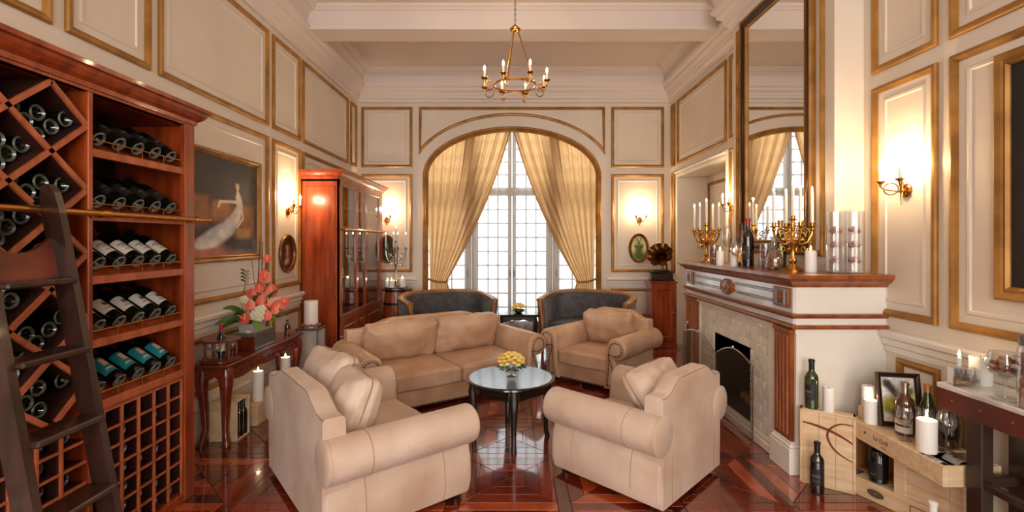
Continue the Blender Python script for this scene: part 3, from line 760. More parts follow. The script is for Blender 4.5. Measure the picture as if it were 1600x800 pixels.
# ------------------------------------------------------------------ the wine rack on the left wall
CX, CB = -1.88, -2.325; CY0, CYD0, CYD1, CY1 = 1.40, 2.130, 2.155, 2.83
t = thing('wine_rack', 'tall mahogany wine rack with diamond cells, display shelves and brass ladder rail', 'wine rack', (0,0,0))
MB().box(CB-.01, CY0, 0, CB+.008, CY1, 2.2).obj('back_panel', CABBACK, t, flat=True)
for y in (CY0, CY1-.03): MB().box(CB, y, 0, CX+.002, y+.03, 2.2).obj('side_panel', MAHOG, t, flat=True)
MB().box(CB, CYD0, .04, CX, CYD1, 2.19, .003).obj('divider', MAHOG, t, flat=True)
MB().box(CX-.025, 2.752, 0, CX+.006, CY1+.004, 2.2, .003).obj('stile', MAHOG, t, flat=True)
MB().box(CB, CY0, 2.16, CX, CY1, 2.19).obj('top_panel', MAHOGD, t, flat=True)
MB().box(CX-.03, CY0, 2.160, CX+.004, CY1, 2.2, .003).obj('header_rail', MAHOG, t, flat=True)
MB().box(CB, CY0, 0, CX+.003, CY1, .055, .004).obj('plinth', MAHOG, t, flat=True)
CRP = [(0,2.17),(-.012,2.175),(-.016,2.195),(-.035,2.21),(-.05,2.23),(-.055,2.245),(-.07,2.25),(-.07,2.27),(0,2.27)]
MB().mould([(CX,CY0),(CX,CY1+.004),(CB,CY1+.004)], [(-o if False else o, z) for o, z in CRP], idf, False).obj('crown', MAHOG, t, flat=True)
MB().box(CB, CY0, 2.245, CX, CY1, 2.268).obj('crown_board', MAHOG, t, flat=True)
# display shelves on the right bay
SH = [1.954-.2885*k for k in range(5)]
for k, r in enumerate(SH):
    q = R(33)
    s = MB().loft([[(CX-.02,y,r-.045),(CX-.33,y,r-.045+.31*math.tan(q)),(CX-.33,y,r-.06+.31*math.tan(q)),(CX-.02,y,r-.062)] for y in (CYD1, 2.80)]).obj('shelf', MAHOG, t, flat=True)
    MB().box(CX-.02, CYD1, r-.078, CX-.004, 2.80, r-.040, .003).obj('shelf_lip', LATT, s, flat=True)
    rl = MB().cyl((CX-.008, CYD1, r), (CX-.008, 2.795, r), .0032, n=8)
    for y in (2.3, 2.45, 2.6, 2.75): rl.cyl((CX-.008,y,r), (CX-.008,y,r-.045), .003, n=6)
    rl.obj('shelf_rail', BRASS, s)
RLAB = ['top display shelf','second display shelf','third display shelf with white labels','fourth display shelf with pale crested labels','lowest display shelf with teal labels']
for k, r in enumerate(SH):
    for i in range(5):
        y = CYD1+.072+i*.118
        cap = [CAPB, CAPB, [CAPP,CAPR,CAPR,CAPB,CAPB][i], CAPB, CAPB][k]
        bottle('%s dark bottle from the divider on the %s' % (ORD[i], RLAB[k]), (CX-.035, y, r+.010), (0, R(-57), 0), None, [LD,LD,LW,LC,LT][k], cap,
               'bottles on the %s of the wine rack' % RLAB[k].split(' with')[0])
# diamond lattice on the left bay
m = .1423/.169; Z0, Z1, YA, YZ = .745, 2.15, CY0+.03, CYD0
def slat(sg, c):
    pts = []
    for y in (YA, YZ):
        z = 2.15+sg*m*(y-1.966)-c
        if Z0 <= z <= Z1+.001: pts.append((y, z))
    for z in (Z0, Z1):
        y = 1.966+(z-2.15+c)/(sg*m)
        if YA < y < YZ: pts.append((y, z))
    pts = sorted(set((round(a,4), round(b,4)) for a, b in pts))
    if len(pts) < 2: return
    a, b = Vector(pts[0]), Vector(pts[-1])
    if (b-a).length < .06: return
    d = (b-a).normalized(); n = Vector((-d.y, d.x))*.010
    q = [a-n, b-n, b+n, a+n]
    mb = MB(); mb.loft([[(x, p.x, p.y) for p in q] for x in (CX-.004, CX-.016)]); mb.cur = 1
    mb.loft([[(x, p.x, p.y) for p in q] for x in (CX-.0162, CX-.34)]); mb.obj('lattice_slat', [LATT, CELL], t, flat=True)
for j in range(-6, 12):
    slat(1, j*.2845); slat(-1, j*.2845)
MB().box(CB, CY0+.03, .722, CX-.002, CYD0, .745, .003).obj('shelf', MAHOG, t, flat=True)
MB().box(CB, CYD1, .712, CX-.004, 2.752, .728, .003).obj('shelf', MAHOG, t, flat=True)
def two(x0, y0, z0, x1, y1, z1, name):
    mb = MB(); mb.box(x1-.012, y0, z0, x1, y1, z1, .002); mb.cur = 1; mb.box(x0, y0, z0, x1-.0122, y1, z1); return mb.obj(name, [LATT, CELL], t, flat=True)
# square cells along the bottom
GY = [2.743-.1045*i for i in range(13)]
gz = [.7045-.0935*i for i in range(8)]
for y in GY:
    if y > CY0+.05 and abs(y-(CYD0+CYD1)/2) > .03: two(CX-.30, y-.007, .055, CX-.004, y+.007, .712, 'grid_upright')
for z in gz[:-1]:
    for y0, y1 in ((CY0+.03, CYD0), (CYD1, 2.752)): two(CX-.30, y0, z-.006, CX-.006, y1, z+.006, 'grid_shelf')
# ladder rail
RX, RZ = -1.822, 1.617
rl = MB().cyl((RX, CY0, RZ), (RX, 2.875, RZ), .0135, n=12).obj('ladder_rail', BRASS, t)
for y in (1.5, 2.143, 2.785):
    MB().cyl((CX+.006, y, RZ), (RX, y, RZ), .009, n=8).cyl((RX, y-.022, RZ), (RX, y+.022, RZ), .0185, n=12).cyl((CX+.004,y,RZ),(CX+.012,y,RZ),.02,n=12).obj('rail_bracket', BRASS, t)
MB().ball((RX, 2.88, RZ), .018, 12, 8).obj('rail_finial', BRASS, t)
# bottles lying in the diamond cells: (row, column) of each pile
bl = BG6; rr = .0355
a_ = Vector((.169,.1423)).normalized()*2*rr; b_ = Vector((-.169,.1423)).normalized()*2*rr
COLN = {1.966:'right column', 1.797:'middle column', 1.628:'left column'}
def lying(label, y, z, group): 
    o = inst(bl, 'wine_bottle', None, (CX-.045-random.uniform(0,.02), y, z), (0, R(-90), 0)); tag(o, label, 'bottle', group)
for yc, zt in ((1.966, 2.008), (1.797, 1.866), (1.628, 2.008)):
    for k in range(5 if yc != 1.797 else 4):
        zc = zt-.2845*k
        if zc-.1423 < .70: continue
        v = Vector((yc, max(zc-.1423, .738)+.018+rr/math.sin(math.atan2(.169,.1423))))
        n = 0
        for i in range(3):
            for j in range(3):
                if i+j > 2 or (yc == 1.628 and i+j > 1): continue
                if (k+i*2+j) % 7 == 6: continue
                p = v+a_*i+b_*j; n += 1
                lying('dark bottle %s, %s diamond down, %s' % (['lowest','low far side','high far side','low near side','middle','high near side'][i*3-i*(i-1)//2+j if False else {(0,0):0,(1,0):1,(2,0):2,(0,1):3,(1,1):4,(0,2):5}[(i,j)]], ORD[k], COLN[yc]),
                      p.x, p.y, 'bottles in the diamond cells')
# bottles in the square cells
for ci, y in enumerate(GY[:-1]):
    yc = y-.1045/2
    if yc < CY0+.08 or abs(yc-2.1425) < .045: continue
    for ri in range(7):
        if (ci*5+ri*3) % 11 in (0, 4) or (ri == 0 and ci in (1, 4)): continue
        zc = gz[ri]-.0935+.006+.0355
        lying('dark bottle in square cell, %s row down, %s column from the far end' % (ORD[ri], ORD[ci]), yc, zc, 'bottles in the square cells')

# library ladder leaning on the brass rail
t = thing('library_ladder', 'dark wooden library ladder hooked over the brass rail of the wine rack', 'ladder', (0,0,0))
lx = lambda z: -1.795+.188*(1.66-z)
for y in (1.565, 1.855):
    d = Vector((lx(0)-lx(1.66), 0, -1.66)).normalized(); p = Vector((d.z, 0, -d.x)).normalized()*.036
    rings = []
    for z, w in ((0,1),(1.60,1),(1.68,.8),(1.715,.35)):
        c = Vector((lx(z), 0, z)); rings.append([(c.x-p.x*w, y, c.z-p.z*w), (c.x+p.x*w, y, c.z+p.z*w), (c.x+p.x*w, y+.03, c.z+p.z*w), (c.x-p.x*w, y+.03, c.z-p.z*w)])
    s = MB().loft(rings).obj('stile', LADD, t, flat=True)
    MB().box(lx(0)-.03, y-.002, 0, lx(0)+.035, y+.032, .012, .003).obj('foot_pad', IRON, s)
    MB().tube([(lx(1.6), y+.015, 1.63), (lx(1.62)-.0, y+.015, 1.70), (RX-.0, y+.015, 1.672), (RX-.035, y+.015, 1.64)], .009, 6).obj('rail_hook', IRON, t)
    MB().cyl((RX, y+.004, RZ+.034), (RX, y+.026, RZ+.034), .019, n=14).obj('rail_wheel', IRON, t)
for z in (1.345, 1.08, .815, .55, .285):
    MB().box(lx(z)-.055, 1.594, z-.012, lx(z)+.062, 1.856, z+.012, .006).obj('tread', LADD, t)
hb = [(0,0),(.262,0),(.262,.15)] + [(.262-.262*i/12, .15-.055*math.sin(PI*i/12)) for i in range(1,12)] + [(0,.15)]
MB().prism(hb, lambda u, v, h: (lx(1.357+v)-.03+h, 1.594+u, 1.357+v), 0, .016).obj('head_board', CHERRY, t, flat=True)

# ------------------------------------------------------------------ bookcase by the far left corner
BX, B0, B1 = -1.90, 5.29, 7.02; BB = -2.325
t = thing('bookcase', 'tall glossy mahogany bookcase with glazed front and brass rail in the far corner', 'bookcase', (0,0,0))
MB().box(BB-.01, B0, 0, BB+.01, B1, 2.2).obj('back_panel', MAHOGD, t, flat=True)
for y, mm in ((B0, MAHOG), (B1-.03, MAHOG)):
    sd = MB().box(BB, y, 0, BX, y+.03, 2.2, .003).obj('side_panel', mm, t, flat=True)
    if y == B0: MB().mould(rect(BB+.05, .2, BX-.05, 2.1), [(0,0),(.006,.006),(.014,0)], lambda u, v, h: (u, B0-h, v)).obj('panel_bead', MAHOG, sd, flat=True)
for y0, y1 in ((B0,5.36),(5.85,5.92),(6.2,6.27),(6.86,B1)):
    MB().box(BX-.03, y0, 0, BX+.006, y1, 2.2, .004).obj('stile', MAHOG, t, flat=True)
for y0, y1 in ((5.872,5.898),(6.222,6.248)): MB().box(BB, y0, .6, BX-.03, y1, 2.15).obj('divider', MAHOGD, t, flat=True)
MB().box(BX-.03, B0, 2.10, BX+.005, B1, 2.2, .003).obj('header_rail', MAHOG, t, flat=True)
MB().box(BB, B0, 2.15, BX, B1, 2.2).obj('top_panel', MAHOG, t, flat=True)
MB().box(BX-.03, B0, .58, BX+.010, B1, .66, .004).obj('waist_rail', MAHOG, t, flat=True)
MB().box(BB, B0, 0, BX+.008, B1, .10, .004).obj('plinth', MAHOG, t, flat=True)
MB().mould([(BB,B0),(BX,B0),(BX,B1),(BB,B1)], [(-o*-1, z) for o, z in CRP], idf, False).obj('crown', MAHOG, t, flat=True)
MB().box(BB, B0, 2.245, BX, B1, 2.268).obj('crown_board', MAHOG, t, flat=True)
for z in (1.885, 1.66, 1.39, 1.09, .66):
    for y0, y1 in ((B0+.03,5.872),(5.898,6.222),(6.248,B1-.03)):
        MB().box(BB, y0, z-.018, BX-.034, y1, z, .002).obj('shelf', MAHOG, t, flat=True)
for y0, y1 in ((5.36,5.85),(5.92,6.2),(6.27,6.86)):
    d = MB().box(BX-.022, y0, .10, BX+.004, y1, .58, .004).obj('door', MAHOG, t, flat=True)
    MB().mould(rect(y0+.05,.16,y1-.05,.52), [(0,0),(.008,.01),(.02,.004),(.024,0)], lambda u, v, h: (BX+.004+h, u, v)).obj('door_moulding', MAHOG, d, flat=True)
    MB().ball((BX+.016, y0+.035, .36), .012, 8, 6).obj('knob', BRASS, d)
    MB().box(BX-.014, y0-.004, .66, BX-.010, y1+.004, 2.10).obj('glass_door', CABGL, t, flat=True)
rl = MB().cyl((-1.842, B0-.02, 1.617), (-1.842, B1+.03, 1.617), .0135, n=10).obj('brass_rail', BRASS, t)
for y in (5.325, 5.885, 6.235, 6.94): MB().cyl((BX+.006,y,1.617),(-1.842,y,1.617),.009,n=8).cyl((-1.842,y-.02,1.617),(-1.842,y+.02,1.617),.018,n=10).obj('rail_bracket', BRASS, t)
for i, (y, w, h) in enumerate(((5.46,.12,.085),(5.60,.10,.075))):
    tag(MB().box(-.04, -w/2, 0, .04, w/2, h, .004).obj('paper_box', WHITE, None, (-2.02, y, 1.091)), 'small white box on the bookcase shelf, %s the side panel' % ('nearer to' if i == 0 else 'farther from'), 'box')
tag(MB().box(-.04, -.05, 0, .04, .05, .09, .004).obj('paper_box', WHITE, None, (-2.02, 6.40, 1.091)), 'small white box alone behind the farthest bookcase glass', 'box')
fr = thing('framed_card', 'white card in a small frame low in the far bookcase bay', 'picture frame', (-2.0, 6.44, .661), R(90))
MB().mould(rect(-.08,0,.08,.19), [(0,0),(0,.015),(.018,.015),(.018,0)], lambda u, v, h: (u, -h, v)).obj('frame', SILV, fr, flat=True)
MB().box(-.07, -.006, .012, .07, -.001, .18).obj('card', PAPER, fr, flat=True)
for i, y in enumerate((5.52, 5.68, 6.45, 6.6)):
    v = MB().lathe([(.04,0),(.045,.02),(.05,.06),(.02,.11),(.016,.15),(.028,.17),(.025,.17),(.012,.15),(.015,.11),(.045,.06),(.04,.02),(0,.012)], 16).obj('decanter', CLEAR, None, (-2.06, y, 1.886))
    tag(v, 'clear glass decanter on the top bookcase shelf, %s from the near side' % ORD[i], 'decanter', 'decanters in the bookcase')
# ------------------------------------------------------------------ chimney breast, fireplace, mirror
cb = struct(MB().box(BRX, BR0, 1.275, XR+.01, BR1, ZC).obj('chimney_breast', WALL, flat=True))
fC = lambda u, v, h: (BRX-h, u, v)
MB().mould(rect(3.36,1.385,4.66,3.52), PROF, fC).obj('panel_moulding', GOLD, cb, flat=True)
FX, FY0, FY1 = 1.80, 3.065, 4.95
t = thing('fireplace', 'white and brown fireplace with fluted pilasters, cream tiles and dark firebox', 'fireplace', (0,0,0))
OY0, OY1, OZ0, OZ1 = 3.72, 4.39, .085, .665
mb = MB()
mb.box(FX+.015, FY0, 0, XR, FY0+.03, 1.207); mb.box(FX+.015, FY1-.03, 0, XR, FY1, 1.207)
mb.box(FX+.055, FY0+.03, 0, XR, OY0, .91); mb.box(FX+.055, OY1, 0, XR, FY1-.03, .91); mb.box(FX+.055, OY0, OZ1, XR, OY1, .91)
mb.box(FX+.012, FY0+.001, .90, XR, FY1-.001, 1.207)
mb.obj('chimney_body', WHITE, t, flat=True)
mb = MB()
for a, b in (((FX+.056,OY0,0),(XR-.03,OY0-.004,OZ1)), ((FX+.056,OY1,0),(XR-.03,OY1+.004,OZ1)), ((FX+.056,OY0,OZ1),(XR-.03,OY1,OZ1-.004)), ((FX+.056,OY0,OZ0),(XR-.03,OY1,OZ0-.004)), ((XR-.03,OY0,0),(XR-.034,OY1,OZ1))):
    mb.box(*a, *b)
mb.obj('firebox', SOOT, t, flat=True)
tag(MB().cyl((2.0,3.85,.125),(2.06,4.26,.125),.04,.036,10).obj('fire_log', OAKD), 'single brown log lying in the dark firebox', 'log')
# tiles, one by one
TY0, TY1, tw, th = 3.44, 4.68, .124, .0635
z = .088; row = 0
while z+th < .915:
    y = TY0 - (tw/2 if row % 2 else 0)
    while y < TY1-.01:
        a, b = max(y, TY0), min(y+tw, TY1)
        segs = [(a, b)]
        if z < OZ1-.01: segs = [(p, q) for p, q in ((a, min(b, OY0)), (max(a, OY1), b)) if q-p > .02]
        for p, q in segs:
            zt = min(z+th, .905)
            zb = max(z, OZ1) if (z < OZ1-.01 and False) else z
            MB().box(FX+.058, p+.003, zb+.003, FX+.044+random.uniform(-.0012,.0012), q-.003, zt-.003, .003).obj('tile', CREAMT, t, flat=True)
        y += tw
    z += th; row += 1
for y0, y1 in ((3.28,3.437),(4.683,4.72)): MB().box(FX+.035, y0, .085, FX+.055, y1, .91, .003).obj('tile_border', WHITE, t, flat=True)
MB().box(FX-.0, FY0+.22, 0, FX+.056, FY1-.22, .06, .006).box(FX+.015, FY0+.22, .06, FX+.056, FY1-.22, .088, .006).obj('hearth_curb', WHITE, t, flat=True)
for y0, y1 in ((FY0-.012,3.295),(4.70,FY1+.01)):
    MB().box(FX-.035, y0, 0, FX+.06 if y0 > 4 else FX+.085, y1, .165, .004).box(FX-.03, y0+.004, .165, FX+.06, y1-.004, .19, .01).box(FX-.018, y0+.01, .19, FX+.06, y1-.01, .205, .005).obj('plinth_block', WHITE, t, flat=True)
MB().box(FX+.06, FY0-.014, 0, XR-.001, FY0+.001, .165, .004).box(FX+.06, FY0-.01, .165, XR-.001, FY0+.001, .195, .004).obj('side_skirting', WHITE, t, flat=True)
for y0, y1 in ((3.085,3.275),(4.72,4.925)):
    p = MB().box(FX-.012, y0, .205, FX+.05, y1, .91, .003).obj('pilaster', MANTB, t, flat=True)
    w = (y1-y0-.03)/4
    for i in range(4):
        yy = y0+.015+w*(i+.5)
        MB().cyl((FX-.010, yy, .24), (FX-.010, yy, .875), w*.36, n=8).obj('reed', MANTB, p, angle=60)
    MB().box(FX-.022, y0-.008, .895, FX+.02, y1+.008, .925, .005).obj('capital', MANTB, p, flat=True)
outw = [(XR,FY1),(FX,FY1),(FX,FY0),(XR,FY0)]
def band(z0, prof, mt, name): return MB().mould(outw, [(-o, z0+z) for o, z in prof], idf, False).obj(name, mt, t, flat=True)
band(.930, [(0,0),(.022,.003),(.028,.014),(.02,.026),(0,.028)], MANTB, 'moulding_band')
band(.998, [(0,0),(.014,.003),(.024,.016),(.026,.03),(0,.032)], MANTB, 'moulding_band')
band(1.207, [(0,-.01),(.012,-.008),(.016,.004),(.034,.02),(.05,.03),(.058,.045),(.072,.05),(.072,.073),(0,.073)], MANTB, 'shelf_moulding')
MB().box(FX-.068, FY0-.068, 1.268, XR, FY1+.068, 1.2815, .003).obj('mantel_shelf', MANTB, t, flat=True)
fM = lambda u, v, h: (FX-h, u, v)
MB().box(FX-.004, FY0+.006, .962, FX+.02, FY1-.006, .996).obj('architrave', MANTW, t, flat=True)
MB().box(FX-.004, FY0+.006, 1.032, FX+.02, FY1-.006, 1.205).obj('frieze', MANTW, t, flat=True)
for z0 in (1.075, 1.142):
    for y0, y1 in ((3.285,3.86),(4.13,4.71)):
        MB().box(FX-.010, y0, z0, FX, y1, z0+.022, .004).obj('frieze_shadow', MANTG, t, flat=True)  # shadow of the panel moulding, painted in as dark-grey strips
for y0, y1 in ((3.088,3.275),(4.725,4.922)):
    c = MB().box(FX-.02, y0, 1.06, FX+.01, y1, 1.188, .004).obj('corner_block', MANTB, t, flat=True)
    yc, zc = (y0+y1)/2, 1.124
    MB().mould(rect(yc-.055,zc-.052,yc+.055,zc+.052), [(0,0),(.004,.010),(.012,.010),(.016,0)], lambda u, v, h: (FX-.02-h, u, v)).obj('block_moulding', MANTG, c, flat=True)
    r_ = MB()
    for i in range(8):
        a = 2*PI*i/8; r_.ball((FX-.022, yc+.021*math.cos(a), zc+.021*math.sin(a)), (.009,.012,.012), 6, 4)
    r_.ball((FX-.026, yc, zc), (.009,.012,.012), 8, 4); r_.obj('rosette', MANTB, c)
md = MB(); 
md.loft([[(x, 3.995+.098*k*math.cos(2*PI*i/28), 1.113+.066*k*math.sin(2*PI*i/28)) for i in range(28)] for x, k in ((FX-.004,1),(FX-.018,1),(FX-.028,.9),(FX-.020,.78),(FX-.02,.72),(FX-.034,.45),(FX-.036,.02))])
md = md.obj('medallion', MANTB, t, angle=30)
for s in (-1,1): MB().loft([[(x, 3.995+s*.098+.034*k*math.cos(2*PI*i/14), 1.113+.038*k*math.sin(2*PI*i/14)) for i in range(14)] for x, k in ((FX-.004,1),(FX-.014,.95),(FX-.02,.5),(FX-.021,.02))]).obj('medallion_scroll', MANTB, md)
MB().tube([(FX-.026, 3.995+.06*math.cos(2*PI*i/24), 1.113+.04*math.sin(2*PI*i/24)) for i in range(24)], .005, 5, closed=True).obj('medallion_ring', MANTG, md)
# mirror above the mantel
t = thing('wall_mirror', 'tall mirror in a dark bronze and gilt frame above the fireplace', 'mirror', (0,0,0))
MY0, MY1, MZ0, MZ1 = 3.46, 4.545, 1.40, 3.56
fMr = lambda u, v, h: (BRX-.012-h, u, v)
MB().mould(rect(MY0,MZ0,MY1,MZ1), [(0,-.011),(0,.02),(.008,.03),(.02,.03),(.026,.02),(.026,-.011)], fMr).obj('outer_frame', GOLD, t, flat=True)
MB().mould(rect(MY0+.026,MZ0+.026,MY1-.026,MZ1-.026), [(0,-.011),(0,.02),(.012,.034),(.03,.03),(.05,.014),(.06,.012),(.06,-.011)], fMr).obj('frame', FRAMED, t, flat=True)
MB().mould(rect(MY0+.086,MZ0+.086,MY1-.086,MZ1-.086), [(0,-.011),(0,.016),(.006,.02),(.014,.012),(.016,.002),(.016,-.011)], fMr).obj('inner_frame', GOLD, t, flat=True)
MB().box(BRX-.012, MY0+.09, MZ0+.09, BRX-.004, MY1-.09, MZ1-.09).obj('mirror_glass', MIRR, t, flat=True)

# folding fire screen
MESH = glass_mat('fine_wire_mesh', (.72,.70,.68), .04, .4)
t = thing('fire_screen', 'three-fold arched wire mesh fire screen before the firebox', 'fire screen', (0,0,0))
FP = [(1.765,3.52,.575),(1.70,4.01,.555),(1.655,4.63,.62),(1.742,4.655,.60)]
for (x0,y0,h0),(x1,y1,h1) in zip(FP[:-1], FP[1:]):
    top = [(x0+(x1-x0)*i/16, y0+(y1-y0)*i/16, h0+(h1-h0)*i/16+.085*math.sin(PI*i/16)) for i in range(17)]
    p = MB().tube([(x0,y0,0)]+top+[(x1,y1,0)], .0065, 6).tube([(x0,y0,.04),(x1,y1,.04)], .005, 6).obj('panel_frame', SILV, t)
    n = 16
    MB().loft([[(x0+(x1-x0)*i/n, y0+(y1-y0)*i/n, .04) for i in range(n+1)], top], False, False).obj('mesh_panel', MESH, p)
    c = top[8]; MB().ball((c[0],c[1],c[2]+.012), .012, 8, 5).obj('finial', SILV, p)

# ------------------------------------------------------------------ candles, candelabra, sconces, chandelier
FLM = MB().lathe([(.002,0),(.006,.006),(.0065,.012),(.004,.022),(.001,.032)], 8).mesh('flame', FLAME)
WICK = MB().cyl((0,0,0),(0,0,.012),.0012,n=5).mesh('wick', BLACKL)
def candle(label, loc, r, h, lit=True, group=None, parent=None, light=True, power=None):
    if parent: t = parent
    else: t = thing('pillar_candle', label, 'candle', loc, group=group)
    MB().lathe([(r*.97,0),(r,.004),(r,h-.006),(r*.96,h),(r*.86,h-.001),(r*.7,h-.006),(.001,h-.008)], 20).obj('wax', WAX, t)
    inst(WICK, 'wick', t, (0,0,h-.008))
    if lit:
        inst(FLM, 'flame', t, (0,0,h+.003))
        if light: point_light(t, (0,0,h+.02), power or CANDLE_W, WARM, .008)
    return t
MZ = 1.2815
def candelabrum(name, label, loc, rz, metal, H, arms, armr, taper, lit, cat='candelabrum', crystals=False, base_r=.065, light=True):
    t = thing(name, label, cat, loc, rz)
    MB().lathe([(base_r,0),(base_r*1.02,.01),(base_r*.7,.022),(base_r*.45,.035),(.02,.05),(.028,.07),(.016,.09),(.014,H*.45),(.024,H*.5),(.03,H*.56),(.015,H*.62),(.012,H*.8),(.02,H*.86),(.012,H)], 18).obj('stem', metal, t)
    pts = [(0,0,H)] + [(armr*math.cos(2*PI*k/arms+.4), armr*math.sin(2*PI*k/arms+.4), H*.86) for k in range(arms)]
    for k, (x, y, z) in enumerate(pts):
        if k:
            d = Vector((x,y,0)).normalized(); A = Vector((0,0,H*.62))
            pp = [A, A+d*armr*.4+Vector((0,0,-.035)), A+d*armr*.75+Vector((0,0,-.02)), A+d*armr*.98+Vector((0,0,H*.1)), Vector((x,y,z))]
            arm = MB().tube([tuple(p) for p in pp], [.010,.009,.008,.007,.007], 7)
            sc = A+d*armr*.45+Vector((0,0,.02))
            arm.tube([tuple(sc+d*.028*math.cos(a*.5)+Vector((0,0,.028*math.sin(a*.5)))) for a in range(12)], .004, 5)
            arm.ball(tuple(A+d*armr*.5+Vector((0,0,.0))), .016, 7, 5)
            up_ = A+d*armr*.62+Vector((0,0,.055)); arm.tube([tuple(up_+d*(.030*(1-a/18))*math.cos(a*.6)+Vector((0,0,.030*(1-a/18)*math.sin(a*.6)))) for a in range(16)], .0048, 5)
            lo_ = A+d*armr*.55+Vector((0,0,-.065)); arm.tube([tuple(lo_+d*(.026*(1-a/16))*math.cos(-a*.6)+Vector((0,0,.026*(1-a/16)*math.sin(-a*.6)))) for a in range(14)], .0045, 5)
            arm.ball(tuple(Vector((x,y,z-.018))), (.013,.013,.016), 8, 6)
            arm.obj('arm', metal, t)
            if crystals: MB().lathe([(.001,0),(.012,.02),(.003,.05),(.001,.06)], 6, (x*.9,y*.9,z-.08)).obj('crystal_drop', CLEAR, t)
        c = MB().lathe([(.006,-.006),(.03,.004),(.031,.008),(.014,.010),(.015,.03),(.012,.032),(0,.03)], 14, (x,y,z)).obj('candle_cup', metal, t)
        MB().lathe([(.0115,z+.025),(.0105,z+taper),(.005,z+taper+.004)], 10, (x,y,0)).obj('taper_candle', WAX, t)
        if lit:
            inst(FLM, 'flame', t, (x,y,z+taper+.005))
    if lit and light: point_light(t, (0,0,H+taper+.03), CANDLE_W*arms*.6, WARM, .010)
    return t
candelabrum('candelabrum', 'gilt scrolled candelabrum at the far end of the mantel shelf', (1.945,4.80,MZ), .3, GILT, .36, 4, .13, .24, True)
candelabrum('candelabrum', 'gilt scrolled candelabrum near the mantel corner, beside the glass tubes', (1.99,3.40,MZ), 1.0, GILT, .36, 4, .125, .25, True)
candle('white pillar candle on the mantel, farthest of the three', (1.79,4.13,MZ), .031, .125)
candle('white pillar candle on the mantel beside the large dark bottle', (1.85,4.0,MZ), .031, .115)
candle('white pillar candle on the front corner of the mantel shelf', (2.035,3.27,MZ), .036, .145)
# bottles and glasses on the mantel
t = bottle('large green-black bottle with red capsule in the middle of the mantel', (1.895,3.86,MZ), (0,0,R(190)), glass=bottle_mesh(GLASSR, 22, h=.39, r=.046))
inst(label_mesh(.0464,.06,.17,130,'#2A2422',[(.25,.5,.75,.62,'#7A6A5A')]), 'label', t); inst(capsule_mesh(FOILR,.0195,.335,.393), 'capsule', t)
t = bottle('brown spirit bottle with orange label and black neck on the mantel', (1.97,4.12,MZ), (0,0,R(190)), glass=bottle_mesh(GLASSBR, 20, h=.36, r=.042, kind='burgundy'))
inst(label_mesh(.0462,.03,.15,150,'#E39A34',[(.3,.5,.7,.6,'#B86A1C')]), 'label', t); inst(capsule_mesh(FOILB,.018,.25,.362), 'capsule', t)
t = bottle('green champagne bottle with cream label leaning by the mirror frame', (2.09,3.74,MZ), (0,0,R(195)), glass=bottle_mesh(GLASSG, 20, h=.37, r=.040, kind='burgundy'))
inst(label_mesh(.0442,.04,.14,140,'#E8DFC4',[(.3,.5,.7,.65,'#A88A50')]), 'label', t); inst(capsule_mesh(FOILG,.018,.25,.372), 'capsule', t)
def glass_vessel(name, label, cat, loc, prof, n=22, group=None):
    t = thing(name, label, cat, loc, group=group); MB().lathe(prof, n).obj('glass', CLEAR, t); return t
WG = [(.034,0),(.034,.003),(.006,.008),(.0042,.03),(.0042,.075),(.008,.085),(.03,.105),(.041,.135),(.041,.155),(.033,.195),(.0318,.195),(.039,.155),(.039,.135),(.028,.107),(.004,.09)]
glass_vessel('wine_glass', 'clear balloon wine glass on the mantel before the large bottle', 'glass', (1.80,3.86,MZ), WG)
glass_vessel('wine_glass', 'tall clear wine glass on the mantel behind the farthest pillar candle', 'glass', (1.98,4.42,MZ), [(r*1.1, z*1.75) for r, z in WG])
glass_vessel('tumbler', 'small clear tumbler on the mantel left of the champagne bottle', 'glass', (1.95,3.74,MZ), [(.026,0),(.03,.09),(.028,.09),(.024,.006),(0,.006)])
def corks(t, n, R_, H0, H1, seed, mats=(CORK,), rc=.0105, lc=.04, shape=None):
    random.seed(seed)
    for i in range(n):
        a = random.uniform(0, 2*PI); z = H0+(H1-H0)*(i/n)
        rr = (R_ if shape is None else shape((z-H0)/max(H1-H0,1e-6)))*math.sqrt(random.random())*.72
        d = Vector((random.uniform(-1,1), random.uniform(-1,1), random.uniform(-.5,.5))).normalized()*lc/2
        c = Vector((rr*math.cos(a), rr*math.sin(a), z))
        MB().tube([tuple(c-d),tuple(c+d)], rc, 8).obj('cork', random.choice(mats), t, angle=40)
t = glass_vessel('cork_jar', 'clear jar of wine corks at the far end of the mantel', 'jar', (1.93,4.58,MZ), [(.05,0),(.052,.004),(.052,.17),(.049,.17),(.049,.006),(0,.006)]); corks(t, 26, .05, .015, .14, 3, (CORK,CORKR))
t = glass_vessel('cork_jar', 'clear cylinder glass of corks right of the large bottle', 'jar', (1.935,3.66,MZ), [(.042,0),(.043,.004),(.043,.19),(.0405,.19),(.0405,.006),(0,.006)]); corks(t, 26, .042, .015, .15, 4, (CORK,CORKR,PINKF))
t = glass_vessel('cork_decanter', 'bulbous glass decanter full of corks left of the gilt candelabrum', 'decanter', (1.93,3.53,MZ), [(.04,0),(.055,.02),(.058,.07),(.045,.12),(.022,.16),(.02,.20),(.026,.235),(.024,.235),(.018,.20),(.02,.16),(.043,.12),(.056,.07),(.053,.02),(0,.006)])
corks(t, 34, .055, .02, .13, 5, (CORK,CORKR), shape=lambda v: .056*(1-.55*v))
